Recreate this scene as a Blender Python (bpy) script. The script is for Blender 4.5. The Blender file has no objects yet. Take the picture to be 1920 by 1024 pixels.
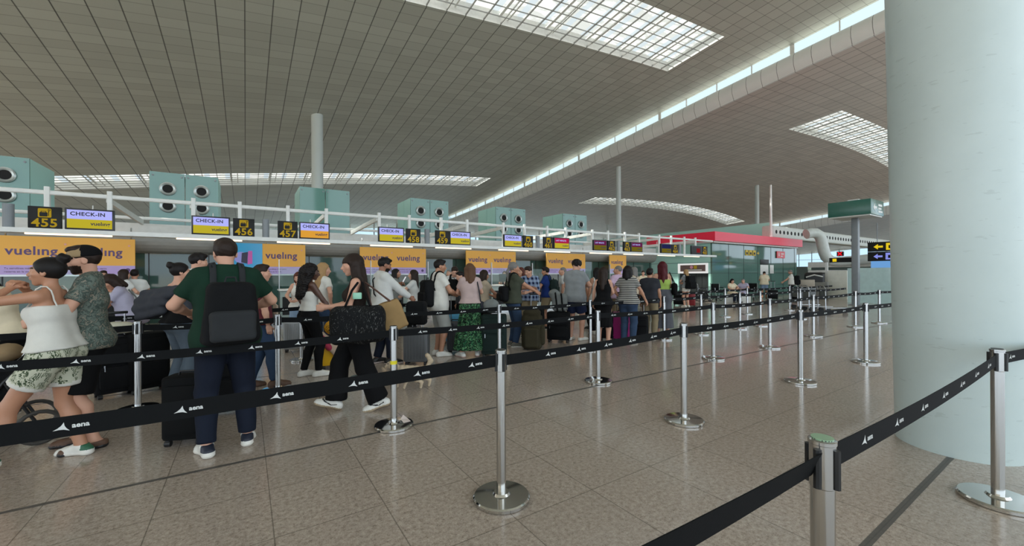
EXPOSURE = 0.0
SUN = 26
WORLD = 2.8
import bpy, bmesh, math, random
import numpy as np
from mathutils import Vector, Matrix
random.seed(7); np.random.seed(7)
SC = bpy.context.scene
COL = SC.collection
PI = math.pi
R = math.radians
# ------------------------------------------------------------------ camera geometry (1920x1024 frame)
FPX = 761.0; HC = 1.5
ANG = math.atan2(2119 - 960, FPX)
FX, FY = math.cos(ANG), math.sin(ANG); RX, RY = FY, -FX
def hor(px): return 518.5 + (px - 460) * (510 - 518.5) / (2119 - 460)
def dirn(px):
    a = (px - 960) / FPX; return FX + a * RX, FY + a * RY
def flo(px, py, z=0.0):
    d = FPX * (HC - z) / (py - hor(px)); u = dirn(px); return (d * u[0], d * u[1])
def atd(px, d):
    u = dirn(px); return (d * u[0], d * u[1])
def onY(px, py, Y):
    u = dirn(px); d = Y / u[1]; return (d * u[0], HC - (py - hor(px)) * d / FPX)
def onX(px, py, X):
    u = dirn(px); d = X / u[0]; return (d * u[1], HC - (py - hor(px)) * d / FPX)
cam = bpy.data.cameras.new('camera'); camo = bpy.data.objects.new('camera', cam); COL.objects.link(camo)
cam.sensor_width = 36.0; cam.lens = FPX / 1920 * 36.0; cam.shift_y = 3.9 / 1920
cam.clip_start = 0.05; cam.clip_end = 600
camo.matrix_world = Matrix.Translation((0, 0, HC)) @ Matrix.Rotation(ANG - PI / 2, 4, 'Z') @ Matrix.Rotation(PI / 2, 4, 'X') @ Matrix.Rotation(-0.0051, 4, 'Z')
SC.camera = camo
SC.view_settings.view_transform = 'Standard'; SC.view_settings.look = 'None'
SC.view_settings.gamma = 1.0; SC.view_settings.use_curve_mapping = False
SC.view_settings.exposure = EXPOSURE if 'EXPOSURE' in globals() else 0.0
SC.cycles.use_denoising = True
SC.cycles.max_bounces = 8; SC.cycles.diffuse_bounces = 4; SC.cycles.glossy_bounces = 4
SC.cycles.transmission_bounces = 6; SC.cycles.transparent_max_bounces = 12
SC.cycles.sample_clamp_indirect = 6.0; SC.cycles.caustics_reflective = False; SC.cycles.caustics_refractive = False

# ------------------------------------------------------------------ materials
def lin(c):
    o = []
    for v in c[:3]:
        v = v / 255.0
        o.append(v / 12.92 if v <= 0.04045 else ((v + 0.055) / 1.055) ** 2.4)
    return (o[0], o[1], o[2], 1.0)
class NT:
    def __init__(s, name):
        s.m = bpy.data.materials.new(name); s.m.use_nodes = True
        s.t = s.m.node_tree; s.n = s.t.nodes; s.l = s.t.links
        s.b = s.n['Principled BSDF']; s.out = s.n['Material Output']
        s.tc = s.n.new('ShaderNodeTexCoord')
    def link(s, a, b): s.l.new(a, b)
    def put(s, sock, v):
        if hasattr(v, 'is_linked') or hasattr(v, 'links'): s.l.new(v, sock)
        else: sock.default_value = v
    def math(s, op, a, b=0.0, c=0.0):
        n = s.n.new('ShaderNodeMath'); n.operation = op
        s.put(n.inputs[0], a); s.put(n.inputs[1], b); s.put(n.inputs[2], c); return n.outputs[0]
    def mix(s, f, a, b):
        n = s.n.new('ShaderNodeMix'); n.data_type = 'RGBA'
        s.put(n.inputs[0], f); s.put(n.inputs[6], a); s.put(n.inputs[7], b); return n.outputs[2]
    def noise(s, scale, detail=2.0, rough=0.5, vec=None, dist=0.0):
        n = s.n.new('ShaderNodeTexNoise'); n.inputs['Scale'].default_value = scale
        n.inputs['Detail'].default_value = detail; n.inputs['Roughness'].default_value = rough
        n.inputs['Distortion'].default_value = dist
        s.l.new(vec if vec is not None else s.tc.outputs['Object'], n.inputs['Vector']); return n.outputs['Fac']
    def vor(s, scale, feat='F1', vec=None):
        n = s.n.new('ShaderNodeTexVoronoi'); n.inputs['Scale'].default_value = scale; n.feature = feat
        s.l.new(vec if vec is not None else s.tc.outputs['Object'], n.inputs['Vector']); return n
    def ramp(s, f, stops, interp='LINEAR'):
        n = s.n.new('ShaderNodeValToRGB'); cr = n.color_ramp; cr.interpolation = interp
        while len(cr.elements) < len(stops): cr.elements.new(0.5)
        for e, (p, c) in zip(cr.elements, stops): e.position = p; e.color = c
        s.put(n.inputs[0], f); return n.outputs[0]
    def xyz(s):
        n = s.n.new('ShaderNodeSeparateXYZ'); s.l.new(s.tc.outputs['Object'], n.inputs[0]); return n.outputs
    def scaled(s, v):
        n = s.n.new('ShaderNodeMapping'); n.inputs['Scale'].default_value = v
        s.l.new(s.tc.outputs['Object'], n.inputs['Vector']); return n.outputs[0]
    def bump(s, h, strength=0.2, dist=0.01):
        n = s.n.new('ShaderNodeBump'); n.inputs['Strength'].default_value = strength; n.inputs['Distance'].default_value = dist
        s.l.new(h, n.inputs['Height']); s.l.new(n.outputs[0], s.b.inputs['Normal'])
    def color(s, c): s.put(s.b.inputs['Base Color'], c)
    def set(s, rough=0.5, metal=0.0, spec=0.5):
        s.put(s.b.inputs['Roughness'], rough); s.b.inputs['Metallic'].default_value = metal
        s.b.inputs['Specular IOR Level'].default_value = spec
def mul(c, k): return (min(1, c[0] * k), min(1, c[1] * k), min(1, c[2] * k), 1.0)
MC = {}
def plain(name, rgb, rough=0.5, metal=0.0, var=0.12, scale=6.0, spec=0.5, bump=0.0):
    """procedural base: the colour with a little noise in it"""
    if name in MC: return MC[name]
    t = NT(name); c = lin(rgb)
    t.color(t.mix(t.noise(scale, 3.0), mul(c, 1 - var), mul(c, 1 + var))); t.set(rough, metal, spec)
    if bump: t.bump(t.noise(scale * 8, 4.0), bump, 0.004)
    MC[name] = t.m; return t.m
def cloth(name, rgb, rough=0.85, var=0.22, weave=350.0):
    if name in MC: return MC[name]
    t = NT(name); c = lin(rgb)
    n = t.math('ADD', t.math('MULTIPLY', t.noise(9.0, 4.0), 0.7), t.math('MULTIPLY', t.noise(weave, 1.0), 0.3))
    t.color(t.mix(n, mul(c, 1 - var), mul(c, 1 + var))); t.set(rough, 0.0, 0.2)
    t.bump(t.noise(weave, 2.0), 0.15, 0.002)
    MC[name] = t.m; return t.m
def pattern(name, kind, a, b, c=None, scale=14.0):
    if name in MC: return MC[name]
    t = NT(name); A, B = lin(a), lin(b); Cc = lin(c) if c else B
    if kind == 'floral':
        v = t.vor(scale); d = t.noise(scale * 1.6, 2.0, 0.6, dist=2.5)
        f = t.math('GREATER_THAN', d, 0.52)
        g = t.math('GREATER_THAN', v.outputs['Distance'], 0.42)
        col = t.mix(f, A, B); col = t.mix(t.math('MULTIPLY', g, f), col, Cc)
    elif kind == 'stripe':
        x = t.xyz(); s = t.math('FRACT', t.math('MULTIPLY', x[2], scale))
        col = t.mix(t.math('GREATER_THAN', s, 0.55), A, B)
    elif kind == 'plaid':
        x = t.xyz()
        s1 = t.math('GREATER_THAN', t.math('FRACT', t.math('MULTIPLY', x[2], scale)), 0.5)
        s2 = t.math('GREATER_THAN', t.math('FRACT', t.math('MULTIPLY', t.math('ADD', x[0], x[1]), scale)), 0.5)
        col = t.mix(t.math('MULTIPLY', t.math('ADD', s1, s2), 0.5), A, B)
        col = t.mix(t.math('MULTIPLY', s1, s2), col, Cc)
    elif kind == 'palm':
        w = t.n.new('ShaderNodeTexWave'); w.inputs['Scale'].default_value = scale * 1.1; w.inputs['Distortion'].default_value = 9.0
        w.inputs['Detail'].default_value = 2.0; w.inputs['Detail Scale'].default_value = 1.6
        t.l.new(t.tc.outputs['Object'], w.inputs['Vector'])
        m = t.math('GREATER_THAN', t.noise(scale * 0.7, 1.0), 0.47)
        f = t.math('MULTIPLY', t.math('GREATER_THAN', w.outputs['Fac'], 0.45), m)
        col = t.mix(f, A, B); col = t.mix(t.math('GREATER_THAN', t.noise(scale * 0.9, 1.0), 0.6), col, t.mix(f, A, Cc))
    elif kind == 'camo':
        f = t.noise(scale, 3.0, 0.6, dist=1.2)
        col = t.ramp(f, [(0.0, A), (0.46, B), (0.56, Cc), (0.62, A)], 'CONSTANT')
    elif kind == 'scratch':
        f = t.noise(scale, 4.0, 0.7, dist=4.0, vec=t.scaled((1, 1, 0.35)))
        col = t.mix(t.math('GREATER_THAN', f, 0.6), A, B)
    t.color(col); t.set(0.85, 0, 0.2); t.bump(t.noise(300, 2.0), 0.12, 0.002)
    MC[name] = t.m; return t.m
def glow(name, rgb, strength=1.0):
    if name in MC: return MC[name]
    t = NT(name); c = lin(rgb)
    e = t.n.new('ShaderNodeEmission'); t.put(e.inputs['Color'], t.mix(t.noise(3.0, 1.0), mul(c, 0.96), c))
    e.inputs['Strength'].default_value = strength; t.l.new(e.outputs[0], t.out.inputs[0])
    MC[name] = t.m; return t.m
def clear(name, rgb, alpha=0.25, rough=0.02, tint=(0.93, 0.98, 0.96, 1)):
    """thin glass: mostly see-through, with a tint and a sheen"""
    if name in MC: return MC[name]
    t = NT(name); c = lin(rgb)
    t.color(t.mix(t.noise(2.0, 2.0), mul(c, 0.9), c)); t.set(rough, 0, 0.6)
    tr = t.n.new('ShaderNodeBsdfTransparent'); tr.inputs[0].default_value = tint
    mx = t.n.new('ShaderNodeMixShader'); mx.inputs[0].default_value = alpha
    t.l.new(tr.outputs[0], mx.inputs[1]); t.l.new(t.b.outputs[0], mx.inputs[2]); t.l.new(mx.outputs[0], t.out.inputs[0])
    MC[name] = t.m; return t.m

# ------------------------------------------------------------------ mesh builder
class MB:
    def __init__(s): s.v = []; s.f = []; s.mi = []; s.sm = []
    def add(s, v, f, mi=0, smooth=False):
        o = len(s.v); s.v += [tuple(p) for p in v]
        for q in f: s.f.append([i + o for i in q]); s.mi.append(mi); s.sm.append(smooth)
        return s
    def box(s, a, b, mi=0):
        x0, y0, z0 = a; x1, y1, z1 = b
        v = [(x0, y0, z0), (x1, y0, z0), (x1, y1, z0), (x0, y1, z0), (x0, y0, z1), (x1, y0, z1), (x1, y1, z1), (x0, y1, z1)]
        return s.add(v, [(0, 3, 2, 1), (4, 5, 6, 7), (0, 1, 5, 4), (1, 2, 6, 5), (2, 3, 7, 6), (3, 0, 4, 7)], mi)
    def rbox(s, a, b, r=0.02, seg=3, mi=0, axis=2, smooth=True, e=None):
        """box with rounded vertical corners (axis) and a chamfered rim"""
        ax = [0, 1, 2]; ax.remove(axis); u, w = ax
        lo = [min(a[i], b[i]) for i in range(3)]; hi = [max(a[i], b[i]) for i in range(3)]
        r = min(r, (hi[u] - lo[u]) / 2.01, (hi[w] - lo[w]) / 2.01); e = r * 0.5 if e is None else e
        e = min(e, (hi[axis] - lo[axis]) / 2.01)
        def ring(ins, z):
            pts = []; rr = max(r - ins, 1e-4)
            for cx, cy, a0 in ((hi[u] - r, hi[w] - r, 0), (lo[u] + r, hi[w] - r, PI / 2), (lo[u] + r, lo[w] + r, PI), (hi[u] - r, lo[w] + r, 1.5 * PI)):
                for k in range(seg + 1):
                    t = a0 + k / seg * PI / 2; p = [0, 0, 0]; p[u] = cx + rr * math.cos(t); p[w] = cy + rr * math.sin(t); p[axis] = z; pts.append(tuple(p))
            return pts
        rings = [ring(e, lo[axis]), ring(e * 0.3, lo[axis] + e * 0.3), ring(0, lo[axis] + e), ring(0, hi[axis] - e), ring(e * 0.3, hi[axis] - e * 0.3), ring(e, hi[axis])]
        n = len(rings[0]); v = [p for q in rings for p in q]; f = []
        for k in range(len(rings) - 1):
            for i in range(n): j = (i + 1) % n; f.append((k * n + i, k * n + j, (k + 1) * n + j, (k + 1) * n + i))
        f.append(tuple(range(n))[::-1]); f.append(tuple(range((len(rings) - 1) * n, len(rings) * n)))
        if axis == 1: f = [q[::-1] for q in f]
        return s.add(v, f, mi, smooth)
    def tube(s, pts, r, n=10, mi=0, cap=True, smooth=True, closed=False):
        pts = [Vector(p) for p in pts]; m = len(pts)
        rr = r if isinstance(r, (list, tuple)) else [r] * m
        v = []; f = []; ref = None
        for i in range(m):
            if closed: t = pts[(i + 1) % m] - pts[i - 1]
            else: t = pts[min(i + 1, m - 1)] - pts[max(i - 1, 0)]
            t.normalize()
            if ref is None: ref = Vector((0, 0, 1)) if abs(t.z) < 0.9 else Vector((1, 0, 0))
            a = ref - t * ref.dot(t)
            if a.length < 1e-5: a = t.orthogonal()
            a.normalize(); b = t.cross(a); ref = a
            for k in range(n):
                th = 2 * PI * k / n; v.append(pts[i] + (a * math.cos(th) + b * math.sin(th)) * rr[i])
        for i in range(m if closed else m - 1):
            for k in range(n):
                k2 = (k + 1) % n; i2 = (i + 1) % m; f.append((i * n + k, i * n + k2, i2 * n + k2, i2 * n + k))
        if cap and not closed: f.append(tuple(range(n))[::-1]); f.append(tuple(range((m - 1) * n, m * n)))
        return s.add(v, f, mi, smooth)
    def lathe(s, prof, c=(0, 0, 0), n=24, mi=0, smooth=True, axis=2):
        v = []; f = []; m = len(prof)
        for r, z in prof:
            for k in range(n):
                t = 2 * PI * k / n; p = [r * math.cos(t), r * math.sin(t), z]
                if axis == 1: p = [p[0], p[2], p[1]]
                if axis == 0: p = [p[2], p[0], p[1]]
                v.append((p[0] + c[0], p[1] + c[1], p[2] + c[2]))
        for i in range(m - 1):
            for k in range(n):
                k2 = (k + 1) % n; q = (i * n + k, i * n + k2, (i + 1) * n + k2, (i + 1) * n + k); f.append(q[::-1] if axis == 1 else q)
        f.append(tuple(range(n))[::-1]); f.append(tuple(range((m - 1) * n, m * n)))
        return s.add(v, f, mi, smooth)
    def prism(s, poly, y0, y1, mi=0, plane='xz'):
        n = len(poly)
        g = (lambda p, y: (p[0], y, p[1])) if plane == 'xz' else ((lambda p, y: (y, p[0], p[1])) if plane == 'yz' else (lambda p, y: (p[0], p[1], y)))
        v = [g(p, y0) for p in poly] + [g(p, y1) for p in poly]
        f = [tuple(range(n)), tuple(range(n, 2 * n))[::-1]] + [(i, i + n, (i + 1) % n + n, (i + 1) % n) for i in range(n)]
        return s.add(v, f, mi)
    def build(s, name, mats, parent=None):
        me = bpy.data.meshes.new(name); me.from_pydata(s.v, [], s.f)
        for m in (mats if isinstance(mats, (list, tuple)) else [mats]): me.materials.append(m)
        me.polygons.foreach_set('material_index', s.mi); me.polygons.foreach_set('use_smooth', s.sm)
        bm = bmesh.new(); bm.from_mesh(me); bmesh.ops.recalc_face_normals(bm, faces=bm.faces)
        if any(s.sm):
            for e in bm.edges:
                if len(e.link_faces) == 2 and e.calc_face_angle(0) > 0.7: e.smooth = False
        bm.to_mesh(me); bm.free(); me.update()
        o = bpy.data.objects.new(name, me); COL.objects.link(o)
        if parent: o.parent = parent
        return o
def npmesh(name, v, f, mats, parent=None, mi=None, smooth=True):
    me = bpy.data.meshes.new(name); nv, nf = len(v), len(f)
    me.vertices.add(nv); me.vertices.foreach_set('co', np.ascontiguousarray(v, dtype=np.float32).ravel())
    me.loops.add(nf * 4); me.loops.foreach_set('vertex_index', np.ascontiguousarray(f, dtype=np.int32).ravel())
    me.polygons.add(nf); me.polygons.foreach_set('loop_start', np.arange(nf, dtype=np.int32) * 4)
    for m in (mats if isinstance(mats, (list, tuple)) else [mats]): me.materials.append(m)
    if mi is not None: me.polygons.foreach_set('material_index', np.ascontiguousarray(mi, dtype=np.int32))
    me.update(calc_edges=True)
    me.polygons.foreach_set('use_smooth', np.full(nf, smooth)); me.update()
    o = bpy.data.objects.new(name, me); COL.objects.link(o)
    if parent: o.parent = parent
    return o
def tag(o, label=None, cat=None, group=None, kind=None):
    if label: o['label'] = label
    if cat: o['category'] = cat
    if group: o['group'] = group
    if kind: o['kind'] = kind
    return o
def thing(name, label, cat, loc=(0, 0, 0), rotz=0.0, group=None):
    o = bpy.data.objects.new(name, None); COL.objects.link(o); o.empty_display_size = 0.1
    o.location = loc if len(loc) == 3 else (loc[0], loc[1], 0); o.rotation_euler = (0, 0, rotz)
    return tag(o, label, cat, group)
def struct(name, mb, mats, label=None):
    o = mb.build(name, mats); o['kind'] = 'structure'
    if label: o['label'] = label
    return o
def text_geo(body, size, bold=0.0, extrude=0.0, align='LEFT', spacing=1.0):
    """letters as plain geometry in the xz plane (reading along +x, facing -y)"""
    cu = bpy.data.curves.new('t', 'FONT'); cu.body = body; cu.size = size; cu.align_x = align; cu.offset = bold * size
    cu.extrude = extrude; cu.resolution_u = 3; cu.space_character = spacing
    o = bpy.data.objects.new('t', cu); COL.objects.link(o)
    dg = bpy.context.evaluated_depsgraph_get(); me = o.evaluated_get(dg).to_mesh()
    v = [(p.co.x, -p.co.z, p.co.y) for p in me.vertices]; f = [tuple(p.vertices) for p in me.polygons]
    o.evaluated_get(dg).to_mesh_clear(); bpy.data.objects.remove(o); bpy.data.curves.remove(cu)
    return v, f
def place_text(mb, body, size, origin, mi=0, bold=0.02, extrude=0.0, align='LEFT', xdir=(1, 0, 0), spacing=1.0):
    v, f = text_geo(body, size, bold, extrude, align, spacing)
    xd = Vector(xdir).normalized(); nd = Vector((xd.y, -xd.x, 0)); og = Vector(origin)
    mb.add([og + xd * p[0] + nd * (-p[1]) + Vector((0, 0, p[2])) for p in v], f, mi)
# ================================================================== world and light
W = bpy.data.worlds.new('sky'); SC.world = W; W.use_nodes = True
wn = W.node_tree.nodes; wl = W.node_tree.links
tcw = wn.new('ShaderNodeTexCoord'); sx = wn.new('ShaderNodeSeparateXYZ'); wl.new(tcw.outputs['Generated'], sx.inputs[0])
rp = wn.new('ShaderNodeValToRGB'); cr = rp.color_ramp
for e_, (p_, c_) in zip([cr.elements[0], cr.elements[1], cr.elements.new(0.5), cr.elements.new(0.56), cr.elements.new(0.62)],
                        [(0.0, (0.50, 0.49, 0.46, 1)), (1.0, (0.62, 0.78, 0.98, 1)), (0.498, (0.80, 0.79, 0.76, 1)), (0.503, (0.74, 0.86, 1.0, 1)), (0.66, (0.80, 0.92, 1.0, 1))]):
    e_.position = p_; e_.color = c_
mm = wn.new('ShaderNodeMath'); mm.operation = 'MULTIPLY_ADD'; mm.inputs[1].default_value = 0.5; mm.inputs[2].default_value = 0.5
wl.new(sx.outputs[2], mm.inputs[0]); wl.new(mm.outputs[0], rp.inputs[0])
wl.new(rp.outputs[0], wn['Background'].inputs[0]); wn['Background'].inputs[1].default_value = WORLD

sun = bpy.data.lights.new('sun', 'SUN'); sun.energy = SUN; sun.angle = R(0.6); sun.color = (1.0, 0.95, 0.87); so = bpy.data.objects.new('sun', sun); COL.objects.link(so)
so.rotation_euler = Vector((.5, -.18, -.85)).to_track_quat('-Z', 'Y').to_euler(); so.location = (0, 0, 30)
# ================================================================== floor
t = NT('polished_granite_tiles'); x = t.xyz()
fx_ = t.math('FRACT', t.math('DIVIDE', t.math('SUBTRACT', x[0], 0.132), 0.6265))
fy_ = t.math('FRACT', t.math('DIVIDE', t.math('SUBTRACT', x[1], 0.805), 0.6296))
ex = t.math('MINIMUM', fx_, t.math('SUBTRACT', 1.0, fx_)); ey = t.math('MINIMUM', fy_, t.math('SUBTRACT', 1.0, fy_))
joint = t.math('LESS_THAN', t.math('MINIMUM', ex, ey), 0.0055)
fb = t.math('FRACT', t.math('DIVIDE', t.math('SUBTRACT', x[1], 0.805), 3.148)); eb = t.math('MINIMUM', fb, t.math('SUBTRACT', 1.0, fb))
band = t.math('LESS_THAN', eb, 0.0068)
n1 = t.noise(34.0, 4.0, 0.7); n2 = t.noise(120.0, 3.0, 0.75); n3 = t.noise(0.45, 2.0)
ix = t.math('FLOOR', t.math('DIVIDE', t.math('SUBTRACT', x[0], 0.132), 0.6265)); iy = t.math('FLOOR', t.math('DIVIDE', t.math('SUBTRACT', x[1], 0.805), 0.6296))
cmb = t.n.new('ShaderNodeCombineXYZ'); t.l.new(ix, cmb.inputs[0]); t.l.new(iy, cmb.inputs[1])
wnz = t.n.new('ShaderNodeTexWhiteNoise'); t.l.new(cmb.outputs[0], wnz.inputs['Vector'])
sp = t.ramp(t.math('ADD', t.math('MULTIPLY', n1, 0.55), t.math('MULTIPLY', n2, 0.45)),
            [(0.36, lin((122, 110, 100))), (0.47, lin((170, 156, 144))), (0.54, lin((184, 170, 158))), (0.66, lin((208, 195, 183)))])
base = t.mix(t.math('MULTIPLY', wnz.outputs['Value'], 0.2), sp, lin((150, 140, 130)))
base = t.mix(t.math('MULTIPLY', joint, 0.55), base, lin((70, 64, 58)))
base = t.mix(t.math('MULTIPLY', band, 0.85), base, lin((66, 66, 64)))
t.color(base); t.set(0.2, 0, 0.5)
t.put(t.b.inputs['Roughness'], t.math('ADD', 0.11, t.math('ADD', t.math('MULTIPLY', n3, 0.08), t.math('MULTIPLY', band, 0.3))))
FLOOR_M = t.m
struct('floor', MB().box((-45, -22, -0.3), (190, 95, 0.0)), FLOOR_M, 'polished speckled granite floor tiles with dark expansion joints')

# ================================================================== roof
cY = [-22, 8.65, 13.5, 18.55, 24.7, 31, 37.3, 48.4, 60, 75, 95]; cZ = [2.6, 1.08, 0.65, 0.16, -0.55, -1.2, -1.9, -3.0, -3.85, -4.64, -5.3]
cPoly = np.polyfit(cY, cZ, 4)
def corr(Y): return float(np.polyval(cPoly, Y))
pA = np.polyfit([-24, -13.5, -2.2, 7, 11, 16.7, 19.6, 27.9, 34.2], [10.7, 12.5, 14.16, 15.35, 15.95, 16.55, 16.86, 17.6, 17.95], 3)
pB = np.polyfit([34.2, 40, 47, 54, 62.5, 70, 80.6, 94, 100], [15.75, 16.35, 16.9, 17.3, 17.75, 17.85, 17.6, 16.3, 15.2], 3)
pC = np.polyfit([100, 115, 130, 150, 170], [12.9, 13.9, 14.3, 14.0, 13.0], 2)
def ceil_z(X, Y):
    p = pA if X <= 34.2 else (pB if X <= 100 else pC)
    return float(np.polyval(p, X)) + corr(Y)
def roof_mat(name, rgb, px, py, wx, wy, rough=0.42):
    t = NT(name); x = t.xyz()
    a = t.math('FRACT', t.math('DIVIDE', x[0], px)); b = t.math('FRACT', t.math('DIVIDE', x[1], py))
    sa = t.math('LESS_THAN', a, wx / px); sb = t.math('LESS_THAN', b, wy / py); c = lin(rgb)
    ia = t.math('FLOOR', t.math('DIVIDE', x[0], px)); ib = t.math('FLOOR', t.math('DIVIDE', x[1], py))
    cb = t.n.new('ShaderNodeCombineXYZ'); t.l.new(ia, cb.inputs[0]); t.l.new(ib, cb.inputs[1])
    w = t.n.new('ShaderNodeTexWhiteNoise'); t.l.new(cb.outputs[0], w.inputs['Vector'])
    base = t.mix(w.outputs['Value'], mul(c, 0.93), mul(c, 1.07))
    base = t.mix(t.math('MULTIPLY', sb, 0.42), base, mul(c, 0.3)); base = t.mix(t.math('MULTIPLY', sa, 0.85), base, mul(c, 0.12))
    t.color(base); t.set(rough, 0.0, 0.5); return t.m
ROOF_M = roof_mat('ceiling_panels', (194, 200, 190), 1.13, 0.72, 0.05, 0.045)
ROOF2_M = roof_mat('ceiling_panels_sun_bounce', (208, 203, 195), 1.13, 1.13, 0.06, 0.07)  # warmer copy of the ceiling panels, bounced sunlight put into the colour
SKY_ROWS = ((15.45, 20.0), (47.6, 51.9))
def strip(name, x0, x1, holes, y0, y1, mat, label):
    xs = set(np.linspace(x0, x1, max(2, int((x1 - x0) / 2.26)) + 1).tolist()); ys = set(np.linspace(y0, y1, int((y1 - y0) / 2.4) + 1).tolist())
    for (a, b, c, d) in holes:
        xs |= {a, b}; ys |= {c, d}
    xs = sorted(xs); ys = sorted(ys); v = []; f = []
    for X in xs:
        for Y in ys: v.append((X, Y, ceil_z(X if X > x0 else x0 + 1e-4, Y)))
    n = len(ys)
    for i in range(len(xs) - 1):
        for j in range(n - 1):
            cx, cy = (xs[i] + xs[i + 1]) / 2, (ys[j] + ys[j + 1]) / 2
            if any(a < cx < b and c < cy < d for a, b, c, d in holes): continue
            f.append((i * n + j, i * n + j + 1, (i + 1) * n + j + 1, (i + 1) * n + j))
    mb = MB(); mb.add(v, f, 0, True); return struct(name, mb, mat, label)
H1 = [(-30, 27.9, *r) for r in SKY_ROWS]; H2 = [(48.6, 88, *SKY_ROWS[0]), (47.2, 94, *SKY_ROWS[1])]
strip('ceiling', -34, 34.2, H1, -22, 92, ROOF_M, 'grey panelled wave ceiling over the check-in desks')
strip('ceiling_right', 34.2, 100, H2, -22, 92, ROOF2_M, 'grey panelled wave ceiling beyond the strip window')
strip('ceiling_far', 100, 172, [], -22, 92, ROOF2_M, 'far panelled wave ceiling')
# skylights: bars at roof level, frosted glass above, white reveals
t = NT('frosted_skylight_glass'); tl = t.n.new('ShaderNodeBsdfTranslucent'); tr = t.n.new('ShaderNodeBsdfTransparent')
tl.inputs[0].default_value = (0.93, 0.95, 0.93, 1); nz = t.noise(0.9, 3.0, 0.6, vec=t.scaled((0.5, 2.2, 1))); xx = t.xyz()
t.put(tl.inputs[0], t.mix(t.math('GREATER_THAN', nz, 0.5), (0.125, 0.13, 0.125, 1), (0.085, 0.09, 0.088, 1)))
tr.inputs[0].default_value = (0.30, 0.315, 0.315, 1)
slot = t.math('LESS_THAN', t.math('FRACT', t.math('DIVIDE', xx[0], 1.695)), 0.26)
mx = t.n.new('ShaderNodeMixShader'); t.put(mx.inputs[0], t.math('ADD', 0.05, t.math('MULTIPLY', slot, 0.8))); t.l.new(tl.outputs[0], mx.inputs[1]); t.l.new(tr.outputs[0], mx.inputs[2]); t.l.new(mx.outputs[0], t.out.inputs[0])
FROST = t.m
BAR = plain('skylight_bar_grey', (140, 142, 138), 0.5); WHITE_STEEL = plain('white_painted_steel', (222, 224, 220), 0.45)
def skylight(name, x0, x1, y0, y1, label):
    mb = MB(); k0 = math.ceil(x0 / 1.13); X = k0 * 1.13; eps = 0.001
    while X < x1:
        pts = [(X, y0 + (y1 - y0) * q / 4) for q in range(5)]
        for a, b in zip(pts[:-1], pts[1:]):
            za, zb = ceil_z(a[0], a[1]), ceil_z(b[0], b[1]); w = 0.02
            mb.add([(X - w, a[1], za), (X + w, a[1], za), (X + w, b[1], zb), (X - w, b[1], zb), (X - w, a[1], za + .09), (X + w, a[1], za + .09), (X + w, b[1], zb + .09), (X - w, b[1], zb + .09)],
                   [(0, 3, 2, 1), (4, 5, 6, 7), (0, 1, 5, 4), (1, 2, 6, 5), (2, 3, 7, 6), (3, 0, 4, 7)])
        X += 1.13
    Y = math.ceil(y0 / 0.72) * 0.72
    xs = np.linspace(x0, x1, max(3, int((x1 - x0) / 2.3)))
    while Y < y1:
        for a, b in zip(xs[:-1], xs[1:]):
            za, zb = ceil_z(a, Y), ceil_z(b, Y); w = 0.01
            mb.add([(a, Y - w, za), (b, Y - w, zb), (b, Y + w, zb), (a, Y + w, za), (a, Y - w, za + .06), (b, Y - w, zb + .06), (b, Y + w, zb + .06), (a, Y + w, za + .06)],
                   [(0, 3, 2, 1), (4, 5, 6, 7), (0, 1, 5, 4), (1, 2, 6, 5), (2, 3, 7, 6), (3, 0, 4, 7)])
        Y += 0.72
    fr = struct(name, mb, BAR, label)
    g = MB(); up = 0.75
    v = []; f = []
    for a in xs: v += [(a, y0 - .05, ceil_z(a, y0) + up), (a, y1 + .05, ceil_z(a, y1) + up)]
    for i in range(len(xs) - 1): f.append((2 * i, 2 * i + 1, 2 * i + 3, 2 * i + 2))
    g.add(v, f); g.build('pane', FROST, fr)
    rv = MB()
    for yy in (y0, y1):
        v = []; f = []
        for a in xs: v += [(a, yy, ceil_z(a, yy)), (a, yy, ceil_z(a, yy) + up)]
        for i in range(len(xs) - 1): f.append((2 * i, 2 * i + 1, 2 * i + 3, 2 * i + 2))
        rv.add(v, f)
    for a in (x0, x1): rv.add([(a, y0, ceil_z(a, y0)), (a, y1, ceil_z(a, y1)), (a, y1, ceil_z(a, y1) + up), (a, y0, ceil_z(a, y0) + up)], [(0, 1, 2, 3)])
    rv.build('reveal', WHITE_STEEL, fr)
    bm_ = MB(); X = x0 + 1.7                                    # white beams and rails seen through the bars
    while X < x1 - 1:
        bm_.tube([(X, y0, ceil_z(X, y0) + .5), (X, y1, ceil_z(X, y1) + .5)], 0.09, 6); bm_.tube([(X + .55, y0 + 1.2, ceil_z(X, y0 + 1.2) + .42), (X + .55, y1, ceil_z(X, y1) + .42)], 0.04, 6); X += 3.39
    bm_.build('beam', WHITE_STEEL, fr)
skylight('window_1', -30, 27.9, *SKY_ROWS[0], 'near gridded skylight at the top of the ceiling')
skylight('window_2', -30, 27.9, *SKY_ROWS[1], 'long gridded skylight above the teal boxes')
skylight('window_3', 48.6, 88, *SKY_ROWS[0], 'gridded skylight beside the big column')
skylight('window_4', 47.2, 94, *SKY_ROWS[1], 'curved gridded skylight beyond the strip window')
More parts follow.
